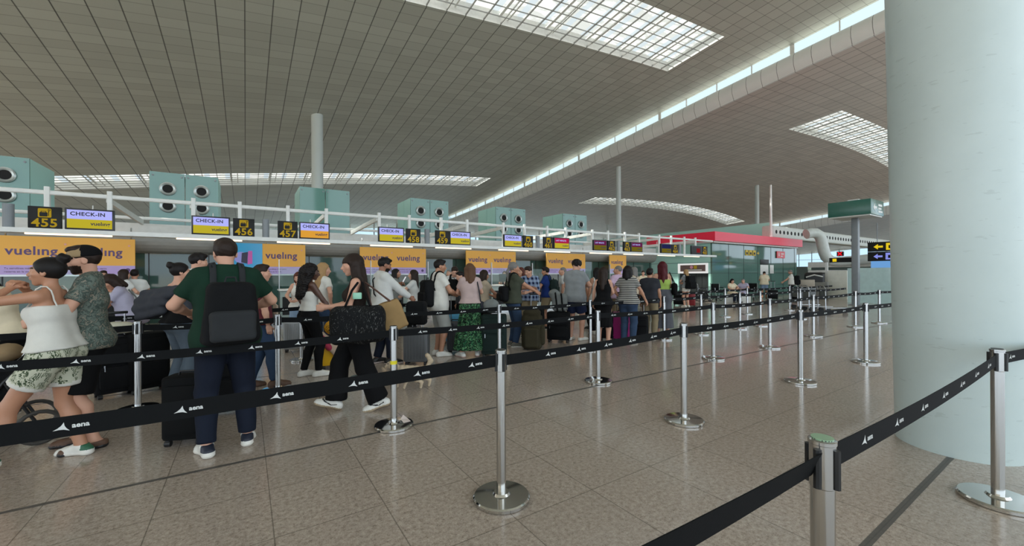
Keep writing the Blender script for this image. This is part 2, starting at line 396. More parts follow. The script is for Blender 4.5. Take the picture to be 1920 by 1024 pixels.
# strip windows between the roof waves, with the rolled pale edge below them
CLG = clear('strip_window_glass', (220, 240, 245), 0.06, tint=(0.36, 0.40, 0.40, 1))
def clerestory(n, X, ytop, sill_d, ridge_d, bend, mullion, label, mat):
    ys = np.linspace(-22, 92, 96); g = MB(); fr = MB(); bd = MB(); v = []; f = []; e = 1e-4
    top = lambda Y: ceil_z(X - e, Y); 
    sill = lambda Y: top(Y) - sill_d(Y)
    for Y in ys: v += [(X, Y, sill(Y)), (X, Y, top(Y) + .05)]
    for i in range(len(ys) - 1): f.append((2 * i, 2 * i + 1, 2 * i + 3, 2 * i + 2))
    g.add(v, f)
    k = 0; Y = -21.0
    while Y < 91:
        w = 0.14 if k % 4 == 0 else 0.035
        fr.box((X - .05, Y - w, sill(Y)), (X + .05, Y + w, top(Y))); Y += mullion; k += 1
    nb = len(bend); v = []; f = []
    for Y in ys:
        s0, s1 = sill(Y), ceil_z(X + e, Y)
        for (dx, q) in bend: v.append((X + dx, Y, s0 + (s1 - s0) * q))
    for i in range(len(ys) - 1):
        for j in range(nb - 1): f.append((i * nb + j, i * nb + j + 1, (i + 1) * nb + j + 1, (i + 1) * nb + j))
    bd.add(v, f, 0, True)
    o = struct('window_%d' % n, fr, WHITE_STEEL, label); g.build('pane', CLG, o)
    struct('trim_%d' % n, bd, mat, 'pale rolled roof edge under the strip window')
t = NT('pale_roof_edge'); x = t.xyz(); sa = t.math('LESS_THAN', t.math('FRACT', t.math('DIVIDE', x[1], 1.13)), 0.03)
t.color(t.mix(sa, t.mix(t.noise(0.6), lin((222, 227, 225)), lin((232, 236, 234))), lin((120, 124, 122)))); t.set(0.38, 0, 0.5); EDGE_M = t.m
BEND = [(0.0, 0.0), (-0.16, 0.06), (-0.34, 0.2), (-0.42, 0.42), (-0.38, 0.66), (-0.2, 0.88), (-0.1, 0.955), (-0.16, 0.965), (-0.16, 1.0), (0.0, 1.0)]
clerestory(5, 34.2, None, lambda Y: np.interp(Y, [-22, 8, 20, 75], [0.8, 0.78, 0.62, 0.5]), None, BEND, 2.9, 'long strip window between the two ceiling waves', EDGE_M)
clerestory(6, 100, None, lambda Y: 0.55, None, BEND, 4.0, 'far strip window beyond the teal sign box', EDGE_M)

# ================================================================== outer walls
TEAL = plain('teal_glass', (98, 140, 130), 0.06, 0.0, 0.10, 0.6, 0.6)
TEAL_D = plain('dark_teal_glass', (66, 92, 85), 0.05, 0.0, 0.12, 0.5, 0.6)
TEAL_LIT = plain('teal_glass_lit_side', (172, 218, 207), 0.3, 0.0, 0.06, 0.6, 0.5)  # lighter copy of the teal glass, light painted into its colour
GREY_W = plain('pale_grey_cladding', (188, 190, 186), 0.5); ALU = plain('brushed_aluminium', (176, 178, 178), 0.32, 0.8, 0.05)
DARK = plain('black_trim', (22, 23, 24), 0.45); MID = plain('mid_grey_paint', (126, 132, 136), 0.45)
FAC = clear('facade_glass', (220, 240, 245), 0.08, tint=(0.6, 0.67, 0.7, 1))
def curtain(name, axis, at, a0, a1, h, step, label, low=None):
    fr = MB(); g = MB()
    def bx(m, p, q, z0, z1, th):
        if axis == 'y': m.box((p, at - th, z0), (q, at + th, z1))
        else: m.box((at - th, p, z0), (at + th, q, z1))
    k = a0
    while k <= a1: bx(fr, k - .09, k + .09, 0, h, .12); k += step
    for z in (0.1, 3.2, 6.4, 9.6, 12.8):
        if z < h: bx(fr, a0, a1, z - .06, z + .06, .1)
    bx(g, a0, a1, 0, h, .01)
    o = struct(name, fr, GREY_W, label); g.build('pane', FAC, o); return o
curtain('wall_back', 'y', 84, -34, 172, 14.5, 4.65, 'far glazed facade behind the check-in desks')
curtain('wall_right', 'x', 168, -22, 92, 16, 4.0, 'far glazed end facade')
# ================================================================== columns
COLM = plain('painted_column', (196, 206, 203), 0.38, 0.0, 0.03, 1.2, 0.5, 0.02)
t = NT('plaster_column'); n = t.noise(3.0, 5.0, 0.65); sc_ = t.noise(6.0, 3.0, 0.6, vec=t.scaled((1, 1, 5)))
wear = t.math('MULTIPLY', t.math('GREATER_THAN', sc_, 0.66), 0.25)
t.color(t.mix(wear, t.mix(n, lin((190, 205, 204)), lin((203, 217, 216))), lin((152, 166, 164)))); t.set(0.32, 0, 0.5); t.bump(t.noise(9.0, 4.0), 0.08, 0.01); BIGCOL = t.m
def column(X, Y, r0, r1, mat, label, top=None):
    z1 = (ceil_z(X, Y) if top is None else top) + 0.1
    m = MB().lathe([(r0, 0), (r0 + (r1 - r0) * .25, z1 * .25), (r0 + (r1 - r0) * .6, z1 * .6), (r1, z1)], n=64)
    o = m.build('column', mat); o.location = (X, Y, 0); tag(o, label, 'column'); return o
column(5.18, 0.83, 0.40, 0.63, BIGCOL, 'huge pale round column filling the right edge behind the barrier belt')
def ray_ceiling(px, py):
    u = dirn(px); d = 5.0
    while d < 200:
        z = HC - (py - hor(px)) * d / FPX
        if z >= ceil_z(u[0] * d, u[1] * d): break
        d += 0.1
    return u[0] * d, u[1] * d, d
for px, py, wpx, lb in ((596, 216, 21, 'white round column rising behind the teal boxes to the ceiling'), (1160.5, 313, 9.5, 'slim white column standing behind the row of counter screens'),
                        (1420, 348, 7.5, 'thin grey column in the shade left of the white mast'), (1140, 421, 5, 'distant short column just left of the slim white column')):
    X, Y, d = ray_ceiling(px, py); r = wpx / 2 / FPX * d * 0.96; column(X, Y, r, r, COLM, lb)

# ================================================================== check-in gantry
PER = 4.65; CEN = [0.48 + PER * k for k in range(-2, 5)]
LED = glow('warm_light_tube', (255, 226, 190), 2.2)
g = thing('sign_gantry', 'long white steel gantry over the desks that carries the counter signs', 'gantry', (4, 13, 0))
def gl(mb, name, mat): o = mb.build(name, mat); o.parent = g; o.matrix_parent_inverse = Matrix.Translation((-4, -13, 0)); return o
x0, x1 = -11.0, 22.3
gl(MB().box((x0, 12.84, 2.46), (x1, 13.2, 2.56)), 'ledge', WHITE_STEEL)
gl(MB().rbox((x0, 13.045, 3.32), (x1, 13.105, 3.42), 0.03, axis=0), 'top_rail', WHITE_STEEL)
gl(MB().rbox((x0, 16.86, 3.28), (x1, 16.94, 3.38), 0.03, axis=0), 'rear_rail', WHITE_STEEL)
for c in CEN:
    for o_ in (-1.58, -0.6, 0.53, 1.53):
        if x0 < c + o_ < x1: gl(MB().rbox((c + o_ - .045, 13.03, 2.56), (c + o_ + .045, 13.12, 3.5), 0.012), 'post', WHITE_STEEL)
    for o_ in (1.46, -1.66):
        if x0 < c + o_ < x1:
            gl(MB().prism([(13.1, 3.24), (13.1, 3.36), (16.9, 3.28), (16.9, 3.12)], c + o_, c + o_ + .06, plane='yz'), 'brace', WHITE_STEEL)
    if x0 < c < x1:
        gl(MB().tube([(c - .01, 13.0, 2.56), (c - .01, 13.0, 3.06)], 0.085, 16), 'stub_column', MID)
        for a, b in ((c - 1.9, c - 0.55), (c + 0.25, c + 1.6)):
            if b < x1: gl(MB().rbox((a, 12.87, 2.425), (b, 12.93, 2.46), 0.012, axis=0), 'light_tube', LED)
# thin hanging rods on the gantry
for c in CEN:
    for o_ in (-1.2, 1.15):
        if x0 < c + o_ < x1: gl(MB().tube([(c + o_, 13.5, 2.56), (c + o_, 13.5, 3.2)], 0.012, 6), 'rod', WHITE_STEEL)

SIGNBLK = plain('sign_black', (13, 14, 12), 0.5, spec=0.3); YEL = plain('sign_yellow', (200, 168, 40), 0.5, var=0.04)
YTXT = glow('sign_yellow_lit', (205, 172, 48), 0.62)
def number_sign(n, xa, xb):
    w = xb - xa; s = thing('counter_number_sign', 'black sign with a yellow suitcase pictogram reading %d' % n, 'sign', ((xa + xb) / 2, 12.97, 2.57), 0, 'numbered desk signs')
    MB().rbox((-w / 2, -.035, 0), (w / 2, .035, .47), 0.01, axis=1).build('panel', SIGNBLK, s)
    m = MB(); place_text(m, str(n), 0.25, (0, -.037, 0.035), align='CENTER', bold=0.024, spacing=1.07); m.build('number', YTXT, s)
    m = MB().rbox((-.1, -.044, .235), (.1, -.035, .43), 0.02, axis=1, e=.001)
    m.rbox((-.075, -.049, .255), (.045, -.043, .345), 0.015, mi=1, axis=1, e=.001)
    m.box((-.055, -.049, .345), (-.045, -.043, .365), 1).box((.015, -.049, .345), (.025, -.043, .365), 1).box((-.055, -.049, .36), (.025, -.043, .37), 1)
    m.tube([(.06, -.047, .27), (.06, -.047, .36), (.07, -.047, .385)], 0.006, 6, 1)
    m.tube([(.07 + .02 * math.cos(q * PI / 4), -.047, .4 + .014 * math.sin(q * PI / 4)) for q in range(8)], 0.005, 6, 1, closed=True)
    m.build('pictogram', [YTXT, SIGNBLK], s)
BEZ = plain('screen_bezel', (14, 15, 20), 0.35)
SC_LILAC = glow('screen_lilac', (178, 182, 252), 1.0); SC_YEL = glow('screen_yellow', (202, 186, 50), 0.85); SC_ORG = glow('screen_orange', (232, 166, 62), 0.9)
SC_MAG = glow('screen_magenta', (196, 38, 84), 0.7); SC_PUR = glow('screen_purple', (124, 44, 92), 0.6); SC_NAVY = glow('screen_navy', (40, 44, 92), 0.7); SC_OLV = glow('screen_olive', (126, 112, 34), 0.7)
INK = plain('dark_ink', (40, 38, 62), 0.6); INK2 = plain('pink_ink', (236, 120, 160), 0.6); SC_RED = glow('screen_red', (150, 40, 44), 0.6)
def screen(xa, xb, topm, botm, head, label, foot='vueling'):
    w = xb - xa; s = thing('display_screen', label, 'screen', ((xa + xb) / 2, 12.97, 2.57), 0, 'airline screens on the gantry')
    MB().rbox((-w / 2, -.04, 0), (w / 2, .04, .475), 0.008, axis=1).build('bezel', BEZ, s)
    b = 0.035
    MB().box((-w / 2 + b, -.043, .237), (w / 2 - b, -.039, .475 - b), 0).box((-w / 2 + b, -.043, b), (w / 2 - b, -.039, .237), 1).build('picture', [topm, botm], s)
    if head: m = MB(); place_text(m, head, 0.115 if len(head) < 9 else .085, (-w / 2 + .085, -.045, .315), bold=0.03, spacing=1.08); m.build('heading', INK if topm is SC_LILAC else SC_LILAC, s)
    m = MB(); place_text(m, foot, 0.115, (w / 2 - .07, -.045, .105), align='RIGHT', bold=0.02); m.build('wordmark', INK, s)
for n, a, b in ((455, -3.89, -3.39), (456, -.27, .21), (457, .75, 1.24), (458, 4.38, 4.87), (459, 5.4, 5.9), (460, 9.02, 9.5), (461, 10.03, 10.52), (462, 13.68, 14.18), (463, 14.72, 15.2), (464, 18.36, 18.9), (465, 21.02, 21.55)):
    number_sign(n, a, b)
VU = 'vuel\u0131ng'
for a, b, tm, bm_, hd, lb in ((-3.34, -2.54, SC_LILAC, SC_YEL, 'CHECK-IN', 'lilac and yellow check-in screen beside the 455 sign'), (-1.13, -.33, SC_LILAC, SC_YEL, 'CHECK-IN', 'lilac and yellow check-in screen left of the 456 sign'),
        (1.28, 2.08, SC_LILAC, SC_ORG, 'CHECK-IN', 'lilac and orange check-in screen right of the 457 sign'), (3.49, 4.31, SC_LILAC, SC_YEL, 'CHECK-IN', 'lilac and yellow check-in screen left of the 458 sign'),
        (5.92, 6.73, SC_LILAC, SC_YEL, 'CHECK-IN', 'lilac and yellow check-in screen right of the 459 sign'), (8.14, 8.96, SC_LILAC, SC_YEL, 'CHECK-IN', 'lilac and yellow check-in screen left of the 460 sign'),
        (10.56, 11.39, SC_MAG, SC_YEL, 'LAST MINUTE', 'magenta and yellow last minute screen right of the 461 sign'), (12.79, 13.61, SC_PUR, SC_OLV, 'LAST MINUTE', 'purple and olive last minute screen left of the 462 sign'),
        (15.23, 16.05, SC_PUR, SC_OLV, 'LAST MINUTE', 'purple and olive last minute screen right of the 463 sign'), (17.48, 18.3, SC_NAVY, SC_OLV, '', 'navy and olive screen left of the 464 sign')):
    screen(a, b, tm, bm_, hd, lb, VU)
s = thing('display_screen', 'dark screen with a red picture beside the 465 sign at the gantry end', 'screen', (20.52, 12.97, 2.57), 0, 'airline screens on the gantry')
MB().rbox((-.48, -.04, 0), (.48, .04, .475), 0.008, axis=1).build('bezel', BEZ, s)
MB().box((-.43, -.043, .04), (.43, -.039, .435), 0).box((-.02, -.046, .1), (.3, -.042, .33), 1).build('picture', [SIGNBLK, SC_RED], s)

# ================================================================== wall behind the desks, banners, air boxes
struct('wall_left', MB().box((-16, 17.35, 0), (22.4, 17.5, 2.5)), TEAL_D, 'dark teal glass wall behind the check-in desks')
jt = MB(); X = -15.0
while X < 22.3: jt.box((X - .012, 17.33, 0), (X + .012, 17.36, 2.4)); X += 1.55
struct('trim_1', jt, DARK, 'thin joints of the teal glass wall')
m = MB(); prof = [(17.35 - 0.42 * math.cos(q * PI / 10 - PI / 2 + .0), 2.62 + 0.36 * math.sin(q * PI / 10 - PI / 2)) for q in range(11)]
m.prism(prof, -16, 22.4, plane='yz'); o = struct('trim_2', m, plain('grey_bulkhead', (150, 149, 144), 0.45), 'rounded grey bulkhead above the teal glass wall')
struct('trim_3', MB().box((-16, 16.98, 2.86), (22.4, 17.6, 3.18)), WHITE_STEEL, 'white ledge above the rounded bulkhead')
BORANGE = plain('banner_orange', (255, 190, 88), 0.55, var=0.03, scale=1.5); BLIL = plain('banner_lilac', (200, 176, 232), 0.55, var=0.03)
BLUEAD = None
t = NT('blue_advert'); x = t.xyz(); gx = t.math('ADD', t.math('MULTIPLY', x[0], 0.8), 0.5)
t.color(t.ramp(gx, [(0.0, lin((52, 176, 232))), (0.5, lin((96, 190, 246))), (1.0, lin((30, 140, 210)))])); t.set(0.4); BLUEAD = t.m
PURP = plain('lettering_purple', (104, 82, 130), 0.6); PINKB = plain('advert_pink', (226, 110, 196), 0.5); DARKB = plain('advert_case_grey', (62, 60, 84), 0.5)
def banner(c, w0, w1, words, label, advert=False):
    s = thing('airline_banner', label, 'banner', (c, 16.65, 1.58), 0, 'orange airline banners behind the desks')
    MB().box((w0, -.03, .26), (w1, .03, 1.06)).build('orange_panel', BORANGE, s)
    lp = MB().box((w0, -.03, 0), (w1, .03, .26))
    for wx in words:
        m = MB(); place_text(m, VU, 0.33, (wx, -.033, .55), bold=0.022, spacing=1.06, mi=0)
        m.lathe([(.0, 0), (.028, 0), (.028, .004), (0, .004)], (wx + 1.13, -.036, .86), 10, 1, axis=1); m.build('wordmark', [PURP, plain('pink_dot', (244, 178, 170), .6)], s)
        place_text(lp, 'Tu aerol\u00ednea m\u00e1s cerca', 0.07, (wx - .02, -.033, .15), 1, bold=0.01); place_text(lp, 'reserva en la web', 0.07, (wx - .02, -.033, .06), 1, bold=0.01)
        lp.lathe([(.03, 0), (.055, 0), (.055, .004), (.03, .004)], (wx + 1.1, -.036, .13), 12, 1, axis=1)
    lp.build('lilac_panel', [BLIL, PURP], s)
    if advert:
        MB().box((w0 - 1.3, -.03, 0.0), (w0 - .005, .03, 1.06)).build('blue_panel', BLUEAD, s)
        m = MB().prism([(w0 - .62, .40), (w0 - .45, .36), (w0 - .43, .76), (w0 - .60, .72)], -.04, -.03, 0); m.prism([(w0 - .44, .33), (w0 - .3, .36), (w0 - .3, .8), (w0 - .42, .79)], -.045, -.032, 1)
        m.lathe([(0, 0), (.2, 0), (.2, .002), (0, .002)], (w0 - .62, -.032, .56), 14, 2, axis=1); m.build('suitcase_print', [DARKB, PINKB, plain('advert_haze', (170, 170, 246), 0.5)], s)
    MB().box((w0 - (1.3 if advert else 0) - .05, -.02, -.05), (w1 + .05, .02, 0.0)).tube([(w1 - .1, .06, 1.0), (w1 - .1, .06, 1.42)], 0.02, 8).tube([(w0 + .1, .06, 1.0), (w0 + .1, .06, 1.42)], 0.02, 8).build('bracket', ALU, s)
banner(CEN[1], -1.36, 1.36, (-1.24, .1), 'wide orange banner at the far left behind the man in the cap')
banner(CEN[2], .02, 1.36, (.11,), 'orange banner with a blue suitcase advert beside the man in green', True)
banner(CEN[3], -1.36, 1.36, (-1.24, .1), 'orange banner below the 458 sign, behind the walking woman')
banner(CEN[4], -1.36, 1.36, (-1.24, .1), 'orange banner below the 460 sign, above the floral skirt woman')
banner(CEN[5], -1.36, 1.36, (-1.24, .1), 'orange banner behind the man in the grey t-shirt')
banner(CEN[6], -1.36, .05, (-1.24,), 'narrow last orange banner of the row, below the 463 sign')
HOLE = plain('nozzle_dark', (10, 11, 11), 0.8); RING = plain('nozzle_ring', (176, 184, 182), 0.3, 0.6)
def air_box(c, label, nozzles=True, gap=.96):
    s = thing('air_box', label, 'ventilation box', (c, 18.5, 0), 0, 'teal glass ventilation boxes')
    MB().box((-gap, 0, 0), (-.012, .05, 5.15)).build('front_panel', TEAL, s); MB().box((.012, 0, 0), (gap, .05, 5.15)).build('front_panel', TEAL, s)
    MB().box((-gap, .05, 0), (-gap + .05, .95, 5.15)).box((-gap, .97, 0), (-gap + .05, 1.95, 5.15)).build('side_panel', TEAL_LIT, s)  # sides use the lighter glass copy: their light is in the colour
    MB().box((gap - .05, .05, 0), (gap, 1.95, 5.15)).build('side_panel', TEAL_LIT, s)
    MB().box((-gap + .05, .06, 5.02), (gap - .05, 1.95, 5.08)).build('lid', GREY_W, s)
    m = MB()
    for xx in (-gap + .09, -.09, .09, gap - .09):
        m.lathe([(0, 0), (.03, 0), (.03, .02), (0, .02)], (xx, -.02, 5.03), 10, axis=1)
    m.build('fixing', MID, s)
    if nozzles:
        for xx in (-.47, .47):
            for zz in (4.58, 3.98):
                m = MB(); m.lathe([(.23, .0), (.235, -.04), (.2, -.07), (.15, -.05), (.13, .0)], (xx, -.002, zz), 24, 0, axis=1); n_ = m.build('nozzle', [RING], s)
                MB().lathe([(0, -.035), (.145, -.03), (.145, .0), (0, .0)], (xx, -.002, zz), 20, 0, axis=1).build('opening', HOLE, n_)
        
for c, lb, nz in ((-6.48, 'teal glass box with round nozzles cut by the left picture edge', True), (-1.79, 'teal glass box with nozzles above the 456 screen', True), (2.81, 'teal glass box without nozzles in front of the round column', False),
              (7.44, 'teal glass box with two nozzles above the 459 sign', True), (12.1, 'teal glass box with nozzles between the 460 and 461 signs', True), (16.75, 'teal glass box with nozzles at the right end of the row', True)):
    air_box(c, lb, nz)

# ================================================================== desks
DESK_F = plain('desk_glass_front', (142, 156, 148), 0.15, 0, 0.06); DESK_T = plain('desk_top_white', (214, 214, 208), 0.35); BLACKF = plain('black_felt', (16, 17, 18), 0.8)
CONV = plain('conveyor_black', (34, 35, 36), 0.5); STEEL = plain('stainless_steel', (188, 188, 186), 0.18, 1.0, 0.04); PEACH = plain('conveyor_cover', (196, 172, 152), 0.5)
NM = {455: 'below the 455 sign', 456: 'below the 456 sign', 457: 'below the 457 sign', 458: 'below the 458 sign', 459: 'below the 459 sign', 460: 'below the 460 sign', 461: 'below the 461 sign', 462: 'below the 462 sign', 463: 'below the 463 sign'}
for k, c in enumerate(CEN[1:6]):
    for sgn, no in ((-1, 454 + 2 * k), (1, 455 + 2 * k)):
        if no not in NM: continue
        s = thing('check_in_desk', 'white-topped glass check-in desk ' + NM[no], 'desk', (c + sgn * 1.0, 13.9, 0), 0, 'check-in desks')
        MB().box((-.62, 0, .1), (.62, .06, 1.06)).build('front_panel', DESK_F, s); MB().rbox((-.66, -.1, 1.06), (.66, .7, 1.11), 0.03).build('desk_top', DESK_T, s)
        MB().box((-.62, .06, 0), (-.56, .65, 1.06)).box((.56, .06, 0), (.62, .65, 1.06)).box((-.6, .02, 0), (.6, .1, .1)).build('side_panel', ALU, s)
        MB().box((-.56, -.03, .34), (.45, -.005, .88)).build('cover', BLACKF, s)
        MB().box((-.655, -.06, 1.11), (-.635, .0, 2.0)).build('screen_post', ALU, s)
        MB().box((-.63, -.04, 1.2), (.1, -.03, 1.75)).build('glass_screen', clear('desk_screen_glass', (210, 230, 225), 0.08), s)
        mo = thing('computer_monitor', 'black monitor seen from behind on the desk ' + NM[no], 'monitor', (c + sgn * 1.0 + .15, 14.25, 1.11), 0.25, 'desk monitors')
        MB().rbox((-.24, -.02, .12), (.24, .02, .44), 0.01, axis=1).build('display', DARK, mo); MB().box((-.03, .0, .02), (.03, .04, .14)).rbox((-.12, -.08, 0), (.12, .1, .02), 0.02).build('stand', DARK, mo)
    b = thing('baggage_scale', 'low steel baggage scale and conveyor between desks %d and %d' % (454 + 2 * k, 455 + 2 * k) if k else 'low steel baggage scale left of the 455 desk', 'conveyor', (c, 13.9, 0), 0, 'baggage conveyors')
    MB().box((-.3, -.5, .02), (.3, 2.2, .28)).build('frame', STEEL, b); MB().rbox((-.27, -.48, .28), (.27, 2.2, .31), 0.02).build('belt', CONV, b); MB().box((-.34, .2, .28), (-.3, 2.2, .62)).box((.3, .2, .28), (.34, 2.2, .62)).build('side_guard', PEACH, b)

# ================================================================== glass building on the right
RED = plain('red_fascia', (226, 34, 66), 0.4, var=0.04)
BX, BY = 23.3, 13.7
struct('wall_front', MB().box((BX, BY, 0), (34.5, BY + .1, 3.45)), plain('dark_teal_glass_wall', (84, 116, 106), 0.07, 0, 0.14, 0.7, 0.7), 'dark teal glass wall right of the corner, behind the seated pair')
lf = MB(); ya, _ = onX(1328, 560, BX); yb, _ = onX(1272, 560, BX); _, zt = onX(1300, 494, BX)
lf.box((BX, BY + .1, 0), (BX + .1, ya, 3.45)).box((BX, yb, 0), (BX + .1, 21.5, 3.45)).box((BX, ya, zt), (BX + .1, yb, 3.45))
struct('wall_side', lf, TEAL_LIT, 'teal glass wall painted in a sunlit tone with the lit service opening')  # same pavilion glass as the front, its sunlight put into the colour
jt = MB()
for z in (0.72, 1.55, 2.2): jt.box((BX - .012, BY - .012, z), (BX, 21.5, z + .018)).box((BX, BY - .012, z), (34.5, BY, z + .018))
for q in range(1, 7): jt.box((BX + q * 1.8, BY - .012, 0), (BX + q * 1.8 + .02, BY, 3.45))
struct('trim_4', jt, DARK, 'dark joints of the teal glass walls')
struct('trim_5', MB().box((BX - .55, BY - .5, 3.45), (34.2, 18.0, 3.98)), RED, 'red fascia of the glass pavilion')
struct('trim_6', MB().box((BX - .3, BY - .3, 3.36), (34.0, 21.5, 3.45)), WHITE_STEEL, 'white soffit under the red fascia')
mid = (ya + yb) / 2
sv = thing('service_hatch', 'lit white service hatch with round pink and yellow pictograms', 'hatch', (BX, mid, 0), 0)
hw = (yb - ya) / 2
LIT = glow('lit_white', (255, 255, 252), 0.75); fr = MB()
z0, z1 = zt - .62, zt
fr.box((-.06, -hw, z0), (.04, hw, z0 + .12)).box((-.06, -hw, z1 - .1), (.04, hw, z1)).box((-.06, -hw, z0), (.04, -hw + .14, z1)).box((-.06, hw - .14, z0), (.04, hw, z1))
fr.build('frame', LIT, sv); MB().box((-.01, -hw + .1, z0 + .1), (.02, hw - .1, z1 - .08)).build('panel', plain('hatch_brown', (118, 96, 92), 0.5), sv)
m = MB().lathe([(0, -.02), (.1, -.02), (.1, 0), (0, 0)], (-.01, .08, z0 + .38), 18, 0, axis=0); m.box((-.03, -.28, z0 + .28), (-.01, -.08, z0 + .48), 1); m.box((-.025, -.6, z0 + .17), (-.01, .5, z0 + .24), 2); m.build('pictograms', [plain('pink_disc', (240, 170, 190), .5), YEL, DESK_T], sv)
dm = MB(); 
for q in range(5): dm.box((.06, -hw + .06 + q * (2 * hw - .12) / 5 + .01, 0.05), (.12, -hw + .06 + (q + 1) * (2 * hw - .12) / 5 - .01, z0))
dm.build('shutter', plain('dark_shutter', (72, 76, 76), 0.25, 0.5), sv)
struct('floor_2', MB().box((BX + .1, BY + .1, 0.0), (34.5, 21.4, 0.02)), DARK, 'pavilion floor')
struct('wall_upper', MB().box((36, onX(1446, 430, 36)[0], 0), (36.1, 40, onX(1446, 417, 36)[1])), TEAL_LIT, 'teal glass wall rising above the red fascia')  # light on this face painted in through the lighter glass colour
# things on the glass wall
def onwall(px, py): X, z = onY(px, py, BY); return X, z
for px0, px1, py0, py1, nm, lb, mat, cat in ((1425, 1441, 487, 496, 'notice_board', 'small black notice on the glass wall above two white sheets', DARK, 'notice'), (1425, 1440, 497, 515, 'notice_sheet', 'white notice sheet under the small black notice', DESK_T, 'notice'), (1443, 1450, 497, 513, 'notice_sheet', 'narrow white sheet right of the wider notice sheet', DESK_T, 'notice')):
    a = onwall(px0, py1); b = onwall(px1, py0); o = MB().rbox((a[0], BY - .03, a[1]), (b[0], BY - .008, b[1]), 0.01, axis=1, e=.004).build(nm, mat); tag(o, lb, cat)
a = onwall(1455, 484); b = onwall(1470, 472); s = thing('red_sign', 'red sign with white symbols at the right of the glass wall', 'sign', (a[0], BY - .05, a[1]))
w = b[0] - a[0]; h = b[1] - a[1]; MB().box((0, -.02, 0), (w, .02, h)).build('panel', plain('red_sign', (206, 30, 40), .4), s)
MB().lathe([(0, 0), (.05, 0), (.05, .003), (0, .003)], (w * .25, -.025, h * .72), 10, axis=1).box((w * .2, -.025, h * .3), (w * .3, -.022, h * .6)).box((w * .5, -.025, h * .55), (w * .85, -.022, h * .7)).box((w * .5, -.025, h * .2), (w * .7, -.022, h * .35)).build('symbols', DESK_T, s)
a = onwall(1397, 479); b = onwall(1422, 470); s = thing('pictogram_sign', 'row of three yellow pictograms with an arrow on the glass wall', 'sign', (a[0], BY - .02, a[1]))
w = b[0] - a[0]; h = b[1] - a[1]; q = MB()
for i in range(3): q.rbox((i * w / 3.6, -.008, 0), (i * w / 3.6 + w / 4.4, .005, h), 0.04, axis=1, e=.002); q.box((i * w / 3.6 + w * .06, -.012, h * .2), (i * w / 3.6 + w * .17, -.007, h * .6), 1)
q.prism([(w * .86, h * .4), (w * .94, h * .4), (w * .94, h * .15), (w * 1.04, h * .5), (w * .94, h * .85), (w * .94, h * .6), (w * .86, h * .6)], -.01, .0, 0); q.build('icons', [YEL, SIGNBLK], s)
# mast, duct, pipe and signs further right
def mast(px, d, ytop, r, label):
    X, Y = atd(px, d); zt = HC + (hor(px) - ytop) / FPX * d
    o = MB().tube([(X, Y, 0), (X, Y, zt * .6), (X, Y, zt)], [r, r, r * .7], 10).build('mast', WHITE_STEEL); tag(o, label, 'mast')
mast(1446, 30, 347, .09, 'tall thin white mast rising beside the end of the red fascia')
YD = 14.6
def dz(px, py): X, z = onY(px, py, YD); return X, z
a = dz(1450, 422); b = dz(1664, 452); zlo = dz(1450, 446)[1]
s = thing('perforated_duct', 'long pale air duct with a row of round holes', 'duct', (a[0], YD, zlo)); L = 46.0; H = a[1] - zlo
m = MB().rbox((0, 0, 0), (L, .8, H), .12, axis=0); X = .5
while X < L: m.lathe([(0, -.006), (.15, -.006), (.15, 0.01), (0, .01)], (X, 0, H * .5), 12, 1, axis=1); X += .62
m.build('casing', [plain('pale_duct', (188, 194, 186), 0.45), HOLE], s)
PIPE = plain('pale_pipe', (196, 202, 196), 0.35)
pts = []
for px, py, d in ((1512, 439, 28), (1520, 437, 28), (1529, 437, 28), (1536, 441, 28), (1540, 448, 28), (1542, 458, 28), (1545, 472, 28), (1549, 482, 28), (1557, 489, 28), (1568, 491, 28), (1600, 489, 27.6), (1640, 485, 27), (1700, 480, 26.4)):
    X, Y = atd(px, d); pts.append((X, Y, HC + (hor(px) - py) / FPX * d))
o = MB().tube(pts, .34, 16).build('bent_pipe', PIPE); tag(o, 'thick pale pipe bending down from the perforated duct', 'pipe')
# teal box sign on a pole
GX, GY = 23.2, 6.3
SIGNTEAL = plain('sign_box_teal', (52, 104, 92), 0.25, 0, 0.06)
s = thing('box_sign', 'teal box sign with a white arrow on a grey pole', 'sign', (GX + .85, GY + .8, 0)); 
MB().rbox((-.85, -.8, 4.15), (.85, .8, 4.83), .02).build('box', SIGNTEAL, s); MB().box((-.8, -.75, 4.1), (.8, .75, 4.15)).build('underside', WHITE_STEEL, s)
MB().rbox((-.13, -.13, 0), (.13, .13, 4.1), .03).build('pole', MID, s); MB().rbox((-.25, -.25, 0), (.25, .25, .03), .03).build('base', MID, s); MB().box((-.3, -.2, 4.83), (.1, .2, 4.95)).build('lamp', WHITE_STEEL, s)
m = MB().prism([(-.55, 4.47), (-.35, 4.65), (-.35, 4.53), (-.1, 4.53), (-.1, 4.43), (-.35, 4.43), (-.35, 4.3)], -.808, -.8, plane='xz').box((.1, -.808, 4.56), (.6, -.8, 4.66)).box((.1, -.808, 4.42), (.5, -.8, 4.5)).box((.1, -.808, 4.28), (.64, -.8, 4.36)); m.build('arrow', DESK_T, s)
